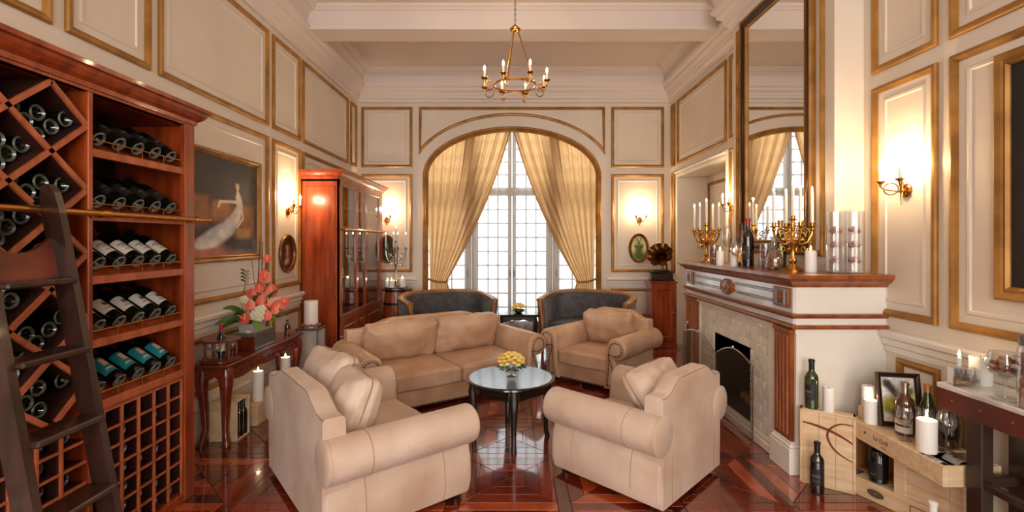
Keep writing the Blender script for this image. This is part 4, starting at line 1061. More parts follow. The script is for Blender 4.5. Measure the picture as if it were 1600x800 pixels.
for k, (x, lab) in enumerate(((2.115,'tall glass cylinder of floating orchids next to the mantel candle'), (2.238,'tall glass cylinder of floating orchids nearest the right wall'))):
    t = glass_vessel('orchid_cylinder', lab, 'vase', (x,3.135,MZ), [(.054,0),(.055,.003),(.055,.405),(.0525,.405),(.0525,.018),(0,.016)], 28, 'orchid cylinders on the mantel')
    for j, z in enumerate((.09,.19,.285)):
        random.seed(k*5+j)
        fm = MB()
        for q in range(5):
            a = 2*PI*q/5+random.random(); fm.ball((.019*math.cos(a), .019*math.sin(a), z+.010*math.sin(a*2)), (.021,.017,.015), 7, 4)
        fm.ball((0,0,z+.004), .008, 6, 4); fm.obj('orchid', PINKF, t)
        MB().tube([(0,0,z),(.006,.004,z-.05),(0,0,z-.075)], .0014, 4).obj('stem', LEAF, t)

# sconces
def sconce(label, loc, rz, s=1.0, power=SCONCE_W, arms=((-.075,.10),(.075,.10)), bulb=True):
    """local frame: back plate on the plane y = 0, light standing out along -y"""
    t = thing('wall_sconce', label, 'sconce', loc, rz, 'two-candle brass wall sconces')
    MB().tube([(0,0,0),(0,-.008,0),(0,-.016,0),(0,-.020,0)], [.042,.042,.034,.01], 20).ball((0,-.024,0), .016, 10, 6).obj('back_plate', BRASS, t)
    MB().tube([(0,-.03,.04),(0,-.03,0),(0,-.03,-.055),(0,-.03,-.088)], [.008,.009,.006,.003], 8).cyl((0,-.005,0),(0,-.035,0),.008,n=8).ball((0,-.03,.045),.011,8,5).obj('stem', BRASS, t)
    for (x, y) in arms:
        sx = x
        cx, cy, cr = x*.5, -.03-(y-.03)*.5, .036
        d = Vector((x, -(y-.03), 0)); d.normalize()
        ring = [tuple(Vector((cx, cy, .012))+d*cr*math.cos(2*PI*i/20)+Vector((0,0,cr*math.sin(2*PI*i/20)))) for i in range(20)]
        end = Vector((x, -y, .058))
        a = MB().tube(ring, .0042, 6, closed=True).tube([(0,-.03,-.01), tuple(Vector((cx,cy,.012))+d*cr), tuple(end-Vector((0,0,.03))), tuple(end)], [.0045,.0045,.005,.008], 6).obj('arm', BRASS, t)
        MB().lathe([(.006,-.03),(.009,-.012),(.026,.0),(.028,.004),(.01,.004),(0,.004)], 14, tuple(end)).obj('cup', BRASS, t)
        MB().lathe([(.0095,.004),(.0095,.068),(.006,.07),(0,.07)], 12, tuple(end)).obj('candle_sleeve', CANDSL, t)
        if bulb:
            inst(FLM, 'bulb', t, tuple(end+Vector((0,0,.070))), sc=(1.25,1.25,1.35)).data = BULBM
            point_light(t, tuple(end+Vector((0,-.0,.10))), power, WARM, .016)
    return t
BULBM = MB().lathe([(.004,0),(.0075,.008),(.0085,.016),(.006,.027),(.0012,.038)], 10).mesh('bulb', BULB)
sconce('brass sconce on the left wall above the oval portrait', (XL+.002,5.0,1.80), R(90))
sconce('brass sconce on the back wall behind the barrel candelabrum', (-1.89,YB-.002,1.80), 0)
sconce('brass sconce on the back wall above the oval near the gramophone', (1.925,YB-.002,1.80), 0)
sconce('brass sconce on the right wall between niche and mirror', (XR-.002,5.14,1.83), R(-90))
sconce('large brass sconce on the right wall right of the chimney breast', (XR-.002,2.905,1.80), R(-90), power=SCONCE_W*.9)

# chandelier
t = thing('chandelier', 'small brass ring chandelier with eight candle arms hanging on a chain', 'chandelier', (.028,4.3,2.885))
RR = .185
MB().loft([[(r*math.cos(2*PI*i/48), r*math.sin(2*PI*i/48), z) for i in range(48)] for r, z in ((RR,-.011),(RR+.006,-.009),(RR+.006,.009),(RR,.011),(RR-.004,0),(RR,-.011))], True, False).obj('ring', BRASS, t)
MB().lathe([(.012,.47),(.03,.475),(.045,.49),(.048,.505),(.04,.51),(.03,.525),(.012,.535),(.008,.55)], 18).obj('crown', BRASS, t)
for a in (125, 250, 10):
    a = R(a); MB().tube([(.03*math.cos(a),.03*math.sin(a),.48),(RR*math.cos(a),RR*math.sin(a),.005)], .0055, 7).obj('suspension_rod', BRASS, t)
mb = MB(); z = .56; k = 0
while z < ZC-2.885-.02:
    ax = Vector((1,0,0)) if k % 2 else Vector((0,1,0))
    mb.tube([tuple(ax*.008*math.cos(2*PI*i/10)+Vector((0,0,z+.014*math.sin(2*PI*i/10)))) for i in range(10)], .0022, 4, closed=True); z += .024; k += 1
mb.obj('chain', IRON, t)
MB().lathe([(.05,ZC-2.885-.002),(.05,ZC-2.885-.012),(.03,ZC-2.885-.03),(.008,ZC-2.885-.045)], 16).obj('ceiling_rose', BRASS, t)
for k in range(8):
    a = R(25+45*k); d = Vector((math.cos(a), math.sin(a), 0)); lo = (k % 2)*-.012
    c = d*(RR+.062)+Vector((0,0,-.03+lo)); cr = .040
    pts = [d*RR+Vector((0,0,0)), d*(RR+.012)+Vector((0,0,-.012+lo))] + [c+d*cr*math.cos(R(q))+Vector((0,0,cr*math.sin(R(q)))) for q in range(160, 520, 24)] + [d*(RR+.108)+Vector((0,0,-.005+lo)), d*(RR+.11)+Vector((0,0,.018+lo))]
    MB().tube([tuple(p) for p in pts], [.0045]*(len(pts)-1)+[.008], 6).obj('arm', BRASS, t)
    e = d*(RR+.11)+Vector((0,0,.02+lo))
    MB().lathe([(.009,-.03),(.013,-.012),(.031,.004),(.032,.010),(.011,.010),(0,.01)], 14, tuple(e)).obj('cup', BRASS, t)
    MB().lathe([(.009,.008),(.009,.066),(.005,.068),(0,.068)], 10, tuple(e)).obj('candle_sleeve', CANDSL, t)
    inst(BULBM, 'bulb', t, tuple(e+Vector((0,0,.068))), sc=(1.15,1.15,1.25)); point_light(t, tuple(e+Vector((0,0,.095))), CHAND_W, WARM, .016)
# ------------------------------------------------------------------ crates, bottles and candles in the right foreground
def text(body, parent, loc, rot, size, m, shear=0.0, name='lettering'):
    cu = bpy.data.curves.new(name, 'FONT'); cu.body = body; cu.size = size; cu.shear = shear; cu.align_x = 'CENTER'; cu.extrude = .0003
    cu.materials.append(m); tmp = bpy.data.objects.new(name, cu); C.objects.link(tmp); bpy.context.view_layer.update()
    me = bpy.data.meshes.new_from_object(tmp.evaluated_get(bpy.context.evaluated_depsgraph_get())); bpy.data.objects.remove(tmp); bpy.data.curves.remove(cu)
    if not me.materials: me.materials.append(m)
    o = bpy.data.objects.new(name, me); C.objects.link(o); o.parent = parent; o.location = loc; o.rotation_euler = rot
    return o
def boards(t, pieces, m=PINE, name='board'):
    for p in pieces: MB().box(*p, .003).obj(name, m, t, flat=True)
# upright crate lid with the looping stripe
t = thing('wine_crate', 'upright thin pine crate with a red-brown looping stripe, beside the fireplace', 'crate', (1.785,2.978,0), R(-34.8))
cw, ch, cd = .285, .46, .062
boards(t, [(0,0,0,.016,cd,ch),(cw-.016,0,0,cw,cd,ch),(0,0,0,cw,cd,.014),(0,0,ch-.014,cw,cd,ch),(.014,cd-.01,.01,cw-.014,cd,ch-.01)])
w3 = (cw-.03)/3
for i in range(3): MB().box(.015+i*w3+.0006, .006, .014, .015+(i+1)*w3-.0006, .016, ch-.014, .001).obj('plank', PINE, t, flat=True)
def ribbon(pts, w):
    P = [Vector(p) for p in pts]; out = []
    n = len(P)
    fine = []
    for i in range(n-1):
        p0, p1, p2, p3 = P[max(i-1,0)], P[i], P[i+1], P[min(i+2,n-1)]
        for k in range(8):
            q = k/8; fine.append(.5*((2*p1)+(-p0+p2)*q+(2*p0-5*p1+4*p2-p3)*q*q+(-p0+3*p1-3*p2+p3)*q**3))
    fine.append(P[-1]); L, Rr = [], []
    for i, p in enumerate(fine):
        d = (fine[min(i+1,len(fine)-1)]-fine[max(i-1,0)]).normalized(); nn = Vector((-d.y,d.x)); ww = w*(.45+.55*math.sin(PI*min(1,max(0,i/(len(fine)-1)))))
        L.append(p+nn*ww/2); Rr.append(p-nn*ww/2)
    return L, Rr
sw = MB()
for pts, w in (([(.02,.82),(.28,.80),(.52,.765),(.78,.70),(.985,.625)], .017), ([(.985,.87),(.76,.875),(.57,.80),(.50,.69),(.59,.55),(.76,.46),(.985,.40)], .013)):
    L, Rr = ribbon([(a*cw, b*ch) for a, b in pts], w)
    sw.loft([[(p.x, y, p.y) for p in L]+[(p.x, y, p.y) for p in Rr[::-1]] for y in (.0052, .0062)], True, True) if False else sw.loft([[(p.x,.0052,p.y) for p in L],[(p.x,.0052,p.y) for p in Rr]], False, False)
sw.obj('printed_stripe', STAMP, t, flat=True)
t = bottle('green wine bottle with black label standing on the upright striped crate', (1.855,2.972,.4605), (0,0,R(200)), glass=bottle_mesh(GLASSG), lab=LD, cap=CAPB)
candle('short unlit white candle on top of the upright striped crate', (1.925,2.92,.4605), .030, .145, False)
bottle('dark wine bottle on the floor in front of the striped crate', (1.815,2.855,.0005), (0,0,R(230)), glass=bottle_mesh(GLASSR), lab=LD, cap=CAPB)
# the low flat crate and what it carries; local x runs along its front, y into the corner
dv = Vector((.39,-.92)).normalized(); ang = math.atan2(dv.y, dv.x)
MC = Matrix.Translation((2.027,2.849,0)) @ Matrix.Rotation(ang, 4, 'Z')
def atc(x, y, z): p = MC @ Vector((x,y,z)); return (p.x,p.y,p.z)
t = thing('wine_crate', 'low flat pine crate with oval print, bottommost of the corner stack', 'crate', atc(0,0,0), ang)
boards(t, [(0,0,0,.52,.012,.10),(0,.138,0,.52,.15,.10),(0,.012,0,.014,.138,.10),(.506,.012,0,.52,.138,.10),(.014,.012,0,.506,.138,.01)])
for i in range(2): MB().box(.001, .003+i*.073, .1, .519, .073+i*.074, .104, .001).obj('lid_plank', PINE, t, flat=True)
MB().loft([[(.12+.045*k*math.cos(2*PI*i/24), -.0012, .05+.022*k*math.sin(2*PI*i/24)) for i in range(24)] for k in (1,.86,.8,.1)], True, False).obj('printed_emblem', INK, t, flat=True)
MB().mould(rect(.29,.022,.37,.074), [(0,0),(0,.0008),(.004,.0008),(.004,0)], lambda u, v, h: (u, -h, v)).obj('printed_frame', STAMP, t, flat=True)
t = thing('wine_crate', 'small open pine crate with orange inside, behind the squat black bottle', 'crate', atc(-.05,.105,.1045), ang)
boards(t, [(0,0,0,.012,.1,.234),(.243,0,0,.255,.1,.234),(.012,0,0,.243,.1,.012),(.012,0,.222,.243,.1,.234)], PINED); boards(t, [(.012,.088,.012,.243,.1,.222)], PINED)
t = thing('wine_crate', 'pine crate of horizontal planks holding up the long open crate', 'crate', atc(.21,.002,.1045), ang)
boards(t, [(0,0,0,.058,.012,.234),(.252,0,0,.31,.012,.234),(0,.012,0,.012,.095,.234),(.298,.012,0,.31,.146,.234),(.012,.088,0,.298,.095,.234),(.012,.012,.222,.298,.088,.234)])
for i in range(3): MB().box(.056, .004, .001+i*.078, .254, .014, .0775+i*.078, .002).obj('plank', PINE, t, flat=True)
# the long crate
LX0, LX1, LY0, LY1, LZ = 2.022, 2.298, 2.25, 2.895, .339
t = thing('wine_crate', 'long pine crate with lettering and open near end, topmost of the corner stack', 'crate', (LX0,LY0,LZ))
lw, ll, lh = LX1-LX0, LY1-LY0, .10
boards(t, [(0,0,0,.014,ll,lh),(lw-.014,0,0,lw,ll,lh),(.014,0,0,lw-.014,.014,lh),(.014,ll-.014,0,lw-.014,ll,lh),(.014,.014,0,lw-.014,ll-.014,.008)])
for i in range(2): MB().box(.012+i*.127, .165, lh-.010, .137+i*.127, ll-.012, lh-.0005, .002).obj('lid_plank', PINE, t, flat=True)
text('La Grill', t, (-.0012, .385, .046), (R(90),0,R(-90)), .036, INK, .25); MB().box(-.0008, .34, .021, 0, .385, .0235).box(-.0008, .35, .027, 0, .378, .029).obj('printed_mark', INK, t, flat=True)
MB().lathe([(.008,0),(.008,.001)], 12).obj('knot', INK, t, (-.0005,.50,.058), (0,R(-90),0))
bottle('dark bottle with white label lying inside the open end of the long crate', (2.09,2.272,LZ+.046), (R(-90),0,0), lab=LW, cap=CAPB, rand_spin=R(-100))
bottle('dark bottle with grey label lying in the open crate, nearer the wall', (2.20,2.272,LZ+.046), (R(-90),0,0), lab=LC, cap=CAPB, rand_spin=R(-80))
LT_ = LZ+lh+.0005
t = bottle('squat black liqueur bottle on the low flat crate', atc(.105,.053,.1045), (0,0,R(200)), glass=bottle_mesh(GLASSB, 22, kind='squat', h=.30, r=.0375))
inst(label_mesh(.0484,.03,.12,110,'#191616',[(.35,.2,.65,.3,'#5A5652')]), 'label', t); inst(capsule_mesh(FOILB,.0225,.25,.302), 'capsule', t)
inst(label_mesh(.0165,.218,.245,120,'#8A8680'), 'neck_label', t)
bottle('bottle with pale capsule on the floor before the corner stack', (1.93,2.20,.0005), (0,0,R(200)), glass=bottle_mesh(GLASSBR), lab=LC, cap=capsule_mesh(WHITE))
# on the long crate
def on(x, y): return (x*1.059, y*1.059, LT_)
t = thing('pine_block', 'small pine block carrying a candle at the far end of the long crate', 'block', on(2.0,2.694)); MB().box(-.038,-.034,0,.042,.034,.07,.004).obj('block', PINE, t, flat=True)
p_ = on(2.0,2.694); candle('unlit white pillar candle raised on the small pine block', (p_[0],p_[1],LT_+.0705), .033, .125, False)
candle('lit white pillar candle left of the framed vineyard print', on(1.962,2.626), .034, .135)
candle('big lit white pillar candle at the front of the long crate', on(1.965,2.275), .043, .16)
t = thing('framed_print', 'black-framed print of grapes on the vine leaning among the bottles', 'picture', on(1.975,2.585), rot=(R(-9),0,R(-13)))
fw, fh = .217, .302
MB().mould(rect(0,.004,fw,fh), [(0,0),(0,.016),(.008,.02),(.02,.016),(.027,.006),(.027,0)], lambda u, v, h: (u, -h, v)).obj('frame', FRAMED, t, flat=True)
MB().box(.003,0,.006,fw-.003,.008,fh-.003).obj('backing', BLACKL, t, flat=True)
canvas('print', fw-.05, fh-.055, 44, 56, [
    ('r',(0,.45,1,1),'#E9E7E6',.3), ('r',(0,0,1,.10),'#D9C6A8',.2), ('e',(.28,.78,.30,.10,-35),'#4A4440',.5), ('e',(.18,.86,.12,.08,10),'#3A3834',.4), ('s',[(.1,.9,.03),(.4,.6,.02),(.62,.5,.015)],'#3C382E',.5),
    ('e',(.24,.40,.22,.17,0),'#B9B43A',.5), ('e',(.16,.30,.13,.10,0),'#8E9A2C',.5), ('e',(.36,.36,.13,.14,0),'#C8B65A',.5), ('e',(.78,.52,.20,.15,20),'#C9CF3E',.5), ('e',(.66,.40,.16,.12,0),'#A8A838',.5),
    ('e',(.86,.70,.12,.08,30),'#6A7A30',.5), ('e',(.42,.22,.16,.08,0),'#7A4A3A',.5), ('e',(.45,.10,.10,.06,0),'#2A1210',.4), ('e',(.70,.16,.18,.06,0),'#8A5A30',.5)], '#D8CFC0', t, Matrix.Translation((fw/2,-.004,fh/2)), PRINT)
t = bottle('brown spirit bottle with silver capsule before the framed print', on(2.02,2.468), (0,0,R(210)), glass=bottle_mesh(GLASSBR, 20, h=.285, r=.043))
inst(label_mesh(.0435,.02,.09,140,'#D9D4CC',[(.2,.45,.8,.6,'#2A2622')]), 'label', t); inst(capsule_mesh(SILV,.0172,.225,.287), 'capsule', t)
t = bottle('slim dark green sparkling bottle with copper cap on the long crate', on(2.105,2.43), (0,0,R(210)), glass=bottle_mesh(GLASSG, 20, h=.285, r=.037, kind='burgundy'))
inst(label_mesh(.0408,.02,.10,140,'#8A6A2C',[(.3,.4,.7,.6,'#D0AA50')]), 'label', t); inst(capsule_mesh(FOILC,.0168,.245,.287), 'capsule', t)
glass_vessel('wine_glass', 'clear balloon glass in front of the brown spirit bottle', 'glass', on(1.965,2.400), [(r*.9, z*.91) for r, z in WG])
glass_vessel('wine_glass', 'clear balloon glass directly behind the big lit crate candle', 'glass', on(2.035,2.362), [(r*1.05, z*.97) for r, z in WG])
glass_vessel('wine_glass', 'clear balloon glass nearest the dark table leg', 'glass', on(2.055,2.272), [(r*1.0, z*1.03) for r, z in WG])
t = thing('cognac_decanter', 'round dark decanter glowing amber beside the dark table leg', 'decanter', on(2.118,2.335)); 
MB().lathe([(.04,0),(.05,.01),(.053,.06),(.053,.125),(.049,.158),(.036,.178),(.029,.187),(.031,.20),(.001,.202)], 22).obj('body', GLASSBR, t)
MB().lathe([(.0535,.05),(.0542,.055),(.0542,.12),(.0535,.125)], 22).obj('label_band', GLASSB, t)

# marble console by the right wall
t = thing('marble_console', 'white marble-topped console with red-brown apron against the right wall', 'console table', (0,0,0))
TX0, TX1, TYa, TYb = 2.10, 2.368, .85, 2.378
MB().box(TX0, TYa, .775, TX1, TYb, .80, .005).obj('marble_top', MARB, t, flat=True)
MB().box(TX0+.008, TYa+.01, .672, TX0+.03, TYb-.008, .775, .002).obj('apron', REDBR, t, flat=True)
for y in (TYa+.01, TYb-.03): MB().box(TX0+.03, y, .672, TX1-.005, y+.022, .775, .002).obj('end_apron', REDBR, t, flat=True)
for y in (2.30, 2.16, 2.02, 1.5): MB().lathe([(.0045,0),(.004,.003),(.001,.004)], 8).obj('stud', SILV, t, (TX0+.0085, y, .73), (0,R(-90),0))
for x0 in (TX0+.012, TX1-.06):
    for y0 in (2.157, 1.0): MB().box(x0, y0, 0, x0+.055, y0+.078, .69, .004).obj('leg', DARKLEG, t, flat=True)
for y0 in (2.18, 1.02): MB().box(TX0+.05, y0, .375, TX1-.04, y0+.035, .42, .004).obj('end_stretcher', DARKLEG, t, flat=True)
MB().box(TX0+.02, 1.05, .375, TX0+.05, 2.17, .41, .004).obj('stretcher', DARKLEG, t, flat=True)
TZ = .8005
candle('wide white pillar candle standing at the back of the marble console', (2.275,2.330,TZ), .044, .135, False)
t = thing('thin_candle', 'thin lit candle behind the clear acrylic cork box', 'candle', (2.185,2.345,TZ))
MB().lathe([(.022,0),(.024,.004),(.008,.01),(.007,.05),(.014,.06),(.010,.062),(0,.06)], 12).obj('holder', CLEAR, t); MB().lathe([(.009,.06),(.009,.125),(0,.127)], 10).obj('wax', WAX, t)
inst(FLM, 'flame', t, (0,0,.13)); point_light(t, (0,0,.15), CANDLE_W, WARM, .008)
t = thing('acrylic_box', 'clear acrylic box with bottle pictures and corks on the marble console', 'box', (2.115,2.30,TZ), R(-18))
bw, bd, bh = .105, .055, .085
mb = MB(); mb.box(0,0,0,bw,.002,bh).box(0,bd-.002,0,bw,bd,bh).box(0,.002,0,.002,bd-.002,bh).box(bw-.002,.002,0,bw,bd-.002,bh).box(.002,.002,0,bw-.002,bd-.002,.002); mb.obj('clear_wall', CLEAR, t, flat=True)
for i in range(5): MB().lathe([(.0065,.030),(.0065,.056),(.0025,.064),(.0025,.078),(.0001,.079)], 8).obj('printed_bottle', BOXG if i % 2 else UPHB, t, (.016+i*.018, .0095, 0))
random.seed(9)
for i in range(14):
    x, y, z = random.uniform(.016,.09), random.uniform(.022,.042), .012+.016*(i//7); a = random.uniform(0,PI)
    d = Vector((math.cos(a)*.012, math.sin(a)*.008, 0)); MB().tube([(x-d.x,y-d.y,z),(x+d.x,y+d.y,z)], .008, 7).obj('cork', random.choice((CORK,CORKR)), t)
t = glass_vessel('cork_goblet', 'large balloon goblet filled with corks on the marble console', 'goblet', (2.172,2.115,TZ), [(r*1.6, z*1.05) for r, z in WG])
random.seed(21)
for i in range(20):
    a, rr_, z = random.uniform(0,2*PI), .045*math.sqrt(random.random()), .125+.055*i/20; d = Vector((random.uniform(-1,1),random.uniform(-1,1),random.uniform(-.3,.3))).normalized()*.015
    c = Vector((rr_*math.cos(a)*.8, rr_*math.sin(a)*.8, z)); MB().tube([tuple(c-d),tuple(c+d)], .0095, 8).obj('cork', random.choice((CORK,CORKR)), t)
t = glass_vessel('cork_jar', 'tall clear jar packed with corks at the right edge', 'jar', (2.165,1.982,TZ), [(.055,0),(.058,.004),(.058,.24),(.05,.26),(.048,.26),(.055,.238),(.055,.006),(0,.006)])
corks(t, 70, .055, .016, .235, 31, (CORK,CORKR), .0115, .036)
MB().lathe([(.05,.26),(.053,.262),(.053,.30),(.02,.312),(.001,.313)], 18).obj('lid', BOXG, t)
# large picture on the right wall
t = thing('wall_painting', 'large dark oil painting in a wide gold frame on the right wall', 'painting', (XR,0,0))
fP = lambda u, v, h: (-h-.001, u, v)
MB().mould(rect(1.05,1.21,2.352,2.40), [(0,0),(0,.03),(.012,.04),(.028,.034),(.04,.024),(.055,.03),(.066,.018),(.066,0)], fP).obj('frame', GOLD, t, angle=30)
canvas('canvas', 1.19, 1.08, 40, 40, [('e',(.4,.3,.5,.3,0),'#241C16',.8),('e',(.6,.5,.2,.3,0),'#3A2A1E',.9),('e',(.6,.72,.07,.09,0),'#6A5040',.8)], '#17161A', t, Matrix.Translation((-.012,1.70,1.805)) @ Matrix.Rotation(R(-90),4,'Z'))
# ------------------------------------------------------------------ carved console on the left wall
t = thing('carved_console', 'low reddish carved console table with cabriole legs along the left wall', 'console table', (0,0,0))
KX0, KX1, KY0, KY1, KZ = -2.312, -2.035, 3.43, 4.69, .60
MB().box(KX0, KY0, .578, KX1, KY1, KZ, .006).box(KX0, KY0+.012, .566, KX1-.012, KY1-.012, .579, .004).obj('table_top', CHERRY, t, flat=True)
n = 30
scal = [(0,.567)] + [(i/n, .485 - .028*abs(math.sin(3*PI*i/n)) + .02*math.sin(PI*i/n)) for i in range(n+1)] + [(1,.567)]
MB().prism(scal, lambda u, v, h: (KX1-.03+h, KY0+.05+u*(KY1-KY0-.1), v), 0, .016).obj('front_apron', CHERRY, t, flat=True)
for y in (KY0+.022, KY1-.04): MB().prism([(u, .5+(v-.485)*.8 if v < .56 else v) for u, v in scal], lambda u, v, h: (KX0+.02+u*(KX1-KX0-.05), y+h, v), 0, .016).obj('end_apron', CHERRY, t, flat=True)
cv = MB()
for i in range(26):
    y = KY0+.09+i*.0425; a0 = (i % 2)*PI
    cv.tube([(KX1-.012, y+.017*(1-k/11)*math.cos(a0+k*.62), .525+.022*(1-k/11)*math.sin(a0+k*.62)) for k in range(11)], .0042, 5)
    cv.ball((KX1-.012, y+.02, .525+.018*(-1)**i), (.006,.010,.006), 6, 4)
stuff(cv.obj('carved_relief', CHERRY, t, angle=60))
for x, sx in ((KX1-.045,1),(KX0+.068,-1)):
    for y, sy in ((KY0+.06,-1),(KY1-.06,1)):
        pts = [(0,.57,.040),(.004,.53,.048),(.008,.47,.047),(.004,.38,.037),(-.006,.25,.029),(-.010,.12,.023),(0,.05,.025),(.012,.02,.031),(.014,0,.027)]
        l = MB().tube([(x+sx*p[0], y+sy*p[0], p[1]) for p in pts], [p[2] for p in pts], 10).obj('leg', CHERRY, t, angle=60)
        if sx > 0: MB().tube([(x+sx*.036, y+sy*.012+.016*math.cos(k*.6)*(1-k/14), .5+.026*math.sin(k*.6)*(1-k/14)-.002*k) for k in range(12)], .005, 5).ball((x+sx*.03,y+sy*.03,.44),(.012,.012,.03),7,5).obj('knee_carving', CHERRY, l)
# wine caddy
cz = KZ+.0005
t = thing('wine_caddy', 'round two-tier red wooden wine caddy at the near end of the carved console', 'caddy', (-2.172,3.585,cz))
MB().lathe([(.13,0),(.138,.006),(.138,.016),(.128,.022),(0,.022)], 32).obj('base_disc', CHERRY, t)
MB().lathe([(.035,.150),(.13,.150),(.132,.158),(.126,.166),(.035,.166),(.035,.150)], 32, cap=False).obj('top_disc', CHERRY, t)
for k in range(4):
    a = R(45+90*k+12); c = (.112*math.cos(a), .112*math.sin(a), 0)
    MB().lathe([(.010,.022),(.013,.04),(.008,.06),(.011,.09),(.008,.12),(.013,.14),(.010,.151)], 10, c).obj('post', CHERRY, t)
t = bottle('small dark bottle with red neck standing in the round caddy', (-2.172,3.585,cz+.0225), (0,0,R(-60)), glass=bottle_mesh(GLASSB, 16, h=.245, r=.028))
inst(label_mesh(.0284,.05,.11,130,'#D8CEC0'), 'label', t); inst(capsule_mesh(FOILR,.0125,.195,.247), 'capsule', t)
for k in range(4):
    a = R(90*k+12); q = MB().lathe([(.024,0),(.024,.003),(.004,.006),(.004,.05),(.02,.065),(.028,.09),(.024,.12),(.023,.12),(.026,.09),(.018,.066)], 14).obj('tasting_glass', CLEAR, None, (-2.172+.077*math.cos(a), 3.585+.077*math.sin(a), cz+.0225))
    tag(q, 'small tasting glass in the caddy, %s the dark bottle' % ['right of','behind','left of','in front of'][k], 'glass', 'tasting glasses in the caddy')
# lacquered box and flower arrangement
t = thing('lacquer_box', 'dark red box with glossy grey long side under the flower arrangement', 'box', (-2.30,3.90,cz))
MB().box(0,0,0,.21,.33,.105,.004).obj('body', CHERRY, t, flat=True); MB().box(-.002,-.002,.107,.212,.332,.14,.005).obj('lid', BOXG, t, flat=True)
MB().box(.21,.006,.004,.2125,.324,.104).obj('side_plate', BOXG, t, flat=True); MB().box(.212,.13,.085,.217,.19,.115,.002).obj('clasp', SILV, t, flat=True)
random.seed(17)
bz = cz+.1405; t = thing('flower_arrangement', 'tall coral anthurium and white orchid arrangement in a grey pot', 'flower arrangement', (-2.165,4.00,bz))
MB().loft([[(sx*(.055+.012*k), sy*(.085+.015*k), z) for sx, sy in ((-1,-1),(1,-1),(1,1),(-1,1))] for z, k in ((0,0),(.075,1),(.075,.7),(.04,.6))]).obj('pot', GREYC, t, flat=True)
MB().box(.0,-.093,.0,.035,-.09,.022).obj('name_card', PAPER, t, flat=True)
def fpos(cx, cy, dep=0.0):      # arrangement coordinates: cx sideways, cy up (metres), dep towards the room
    dx = max(-.12, min(.30, cx*.62)); dy = (cx-dx)*1.6
    return Vector((dx+dep*.6, dy-dep, cy))
def spathe(c, s, face, m=CORAL):
    f = Vector(face).normalized(); u = f.cross(Vector((0,0,1))).normalized(); v = u.cross(f)
    ring = []; n = 16
    for i in range(n):
        a = 2*PI*i/n; r = 1-.35*abs(math.cos(a/2))**8 + .25*math.exp(-((a-PI)/.5)**2)
        p = c+u*(s*.82*r*math.sin(a))+v*(-s*r*math.cos(a)*-1)*-1+f*(s*.22*(abs(math.sin(a))-.4)); ring.append(tuple(p))
    vs = ring+[tuple(c-f*s*.12)]; vs2 = [tuple(Vector(p)-f*.004) for p in ring]+[tuple(c-f*(s*.12+.004))]
    mb = MB(); mb.add(vs, [(i,(i+1)%n,n) for i in range(n)]); mb.add(vs2, [((i+1)%n,i,n) for i in range(n)])
    o = mb.obj('anthurium', m, t, angle=80)
    MB().tube([tuple(c), tuple(c+f*s*.25+v*s*.45), tuple(c+f*s*.35+v*s*.75)], [s*.09,s*.09,s*.04], 6).obj('spadix', YELP if m is CORAL else LEAFL, o)
    MB().tube([tuple(c-f*.004), tuple(c*.6+Vector((0,0,.02))), (0,0,.05)], .003, 5).obj('stem', LEAF, t)
for x, y, s, d in ((440,180,.042,.03),(418,318,.062,.05),(375,395,.045,.06),(318,440,.048,.03),(478,430,.062,.04),(300,505,.05,.10),(440,490,.052,.08),(528,545,.055,.08),(580,515,.05,.02),(262,598,.052,.12),(380,480,.04,.10),(430,590,.05,.13),(345,500,.04,.08),(455,530,.045,.06),(495,560,.04,.1)):
    c = fpos((x-325)/4.706/187.5, (705-y)/4.706/187.5, d); spathe(c, s, (.5+random.uniform(-.3,.4), -.8, .25+random.uniform(-.3,.4)))
for x, y in ((340,560),(365,540),(385,560),(350,585),(375,595),(395,530),(330,580),(262,455)):
    c = fpos((x-325)/4.706/187.5, (705-y)/4.706/187.5, .12); mb = MB()
    for q in range(5): a = 2*PI*q/5; mb.ball((c.x+.02*math.cos(a), c.y-.005, c.z+.02*math.sin(a)), (.018,.008,.018), 7, 4)
    mb.ball((c.x,c.y-.01,c.z), .007, 6, 4); mb.obj('orchid', WHITEP, t)
def leaf(p0, p1, w, m, up=.05):
    a, b = Vector(p0), Vector(p1); d = b-a; side = d.cross(Vector((.3,-.6,.7))).normalized(); mb = MB(); rows = []
    for i in range(9):
        k = i/8; c = a+d*k+Vector((0,0,up*math.sin(PI*k))); ww = w*math.sin(PI*min(1,k*.92+.06))**.8
        rows.append([tuple(c-side*ww), tuple(c-Vector((0,0,.006))), tuple(c+side*ww)])
    mb.loft(rows, False, False).obj('leaf', m, t, angle=80)
B0_ = (0,0,.06)
for x, y, w, m in ((50,595,.03,LEAF),(105,500,.034,LEAF),(75,640,.026,LEAF),(130,625,.024,LEAF),(180,560,.03,LEAF),(600,600,.03,LEAF),(560,560,.024,LEAF),(520,625,.028,LEAFL),(490,640,.026,LEAFL),(530,400,.018,LEAF),(345,430,.024,LEAF),(355,690,.026,LEAFL),(390,700,.02,LEAFL),(470,620,.022,LEAF)):
    leaf(fpos((325-325)/880, .075, .05), fpos((x-325)/882.4, (705-y)/882.4, .10), w, m)
stp = fpos((285-325)/882.4, (705-255)/882.4, .02)
MB().tube([B0_, tuple(fpos(-.09,.2,.03)), tuple(stp)], .0028, 5).obj('stem', LEAF, t)
for k in range(8): 
    c = fpos(-.05-.01*(k%2), .40+.014*k, .02); leaf(c, c+Vector((.03*(-1)**k,-.02,.022)), .010, LEAF, .005)
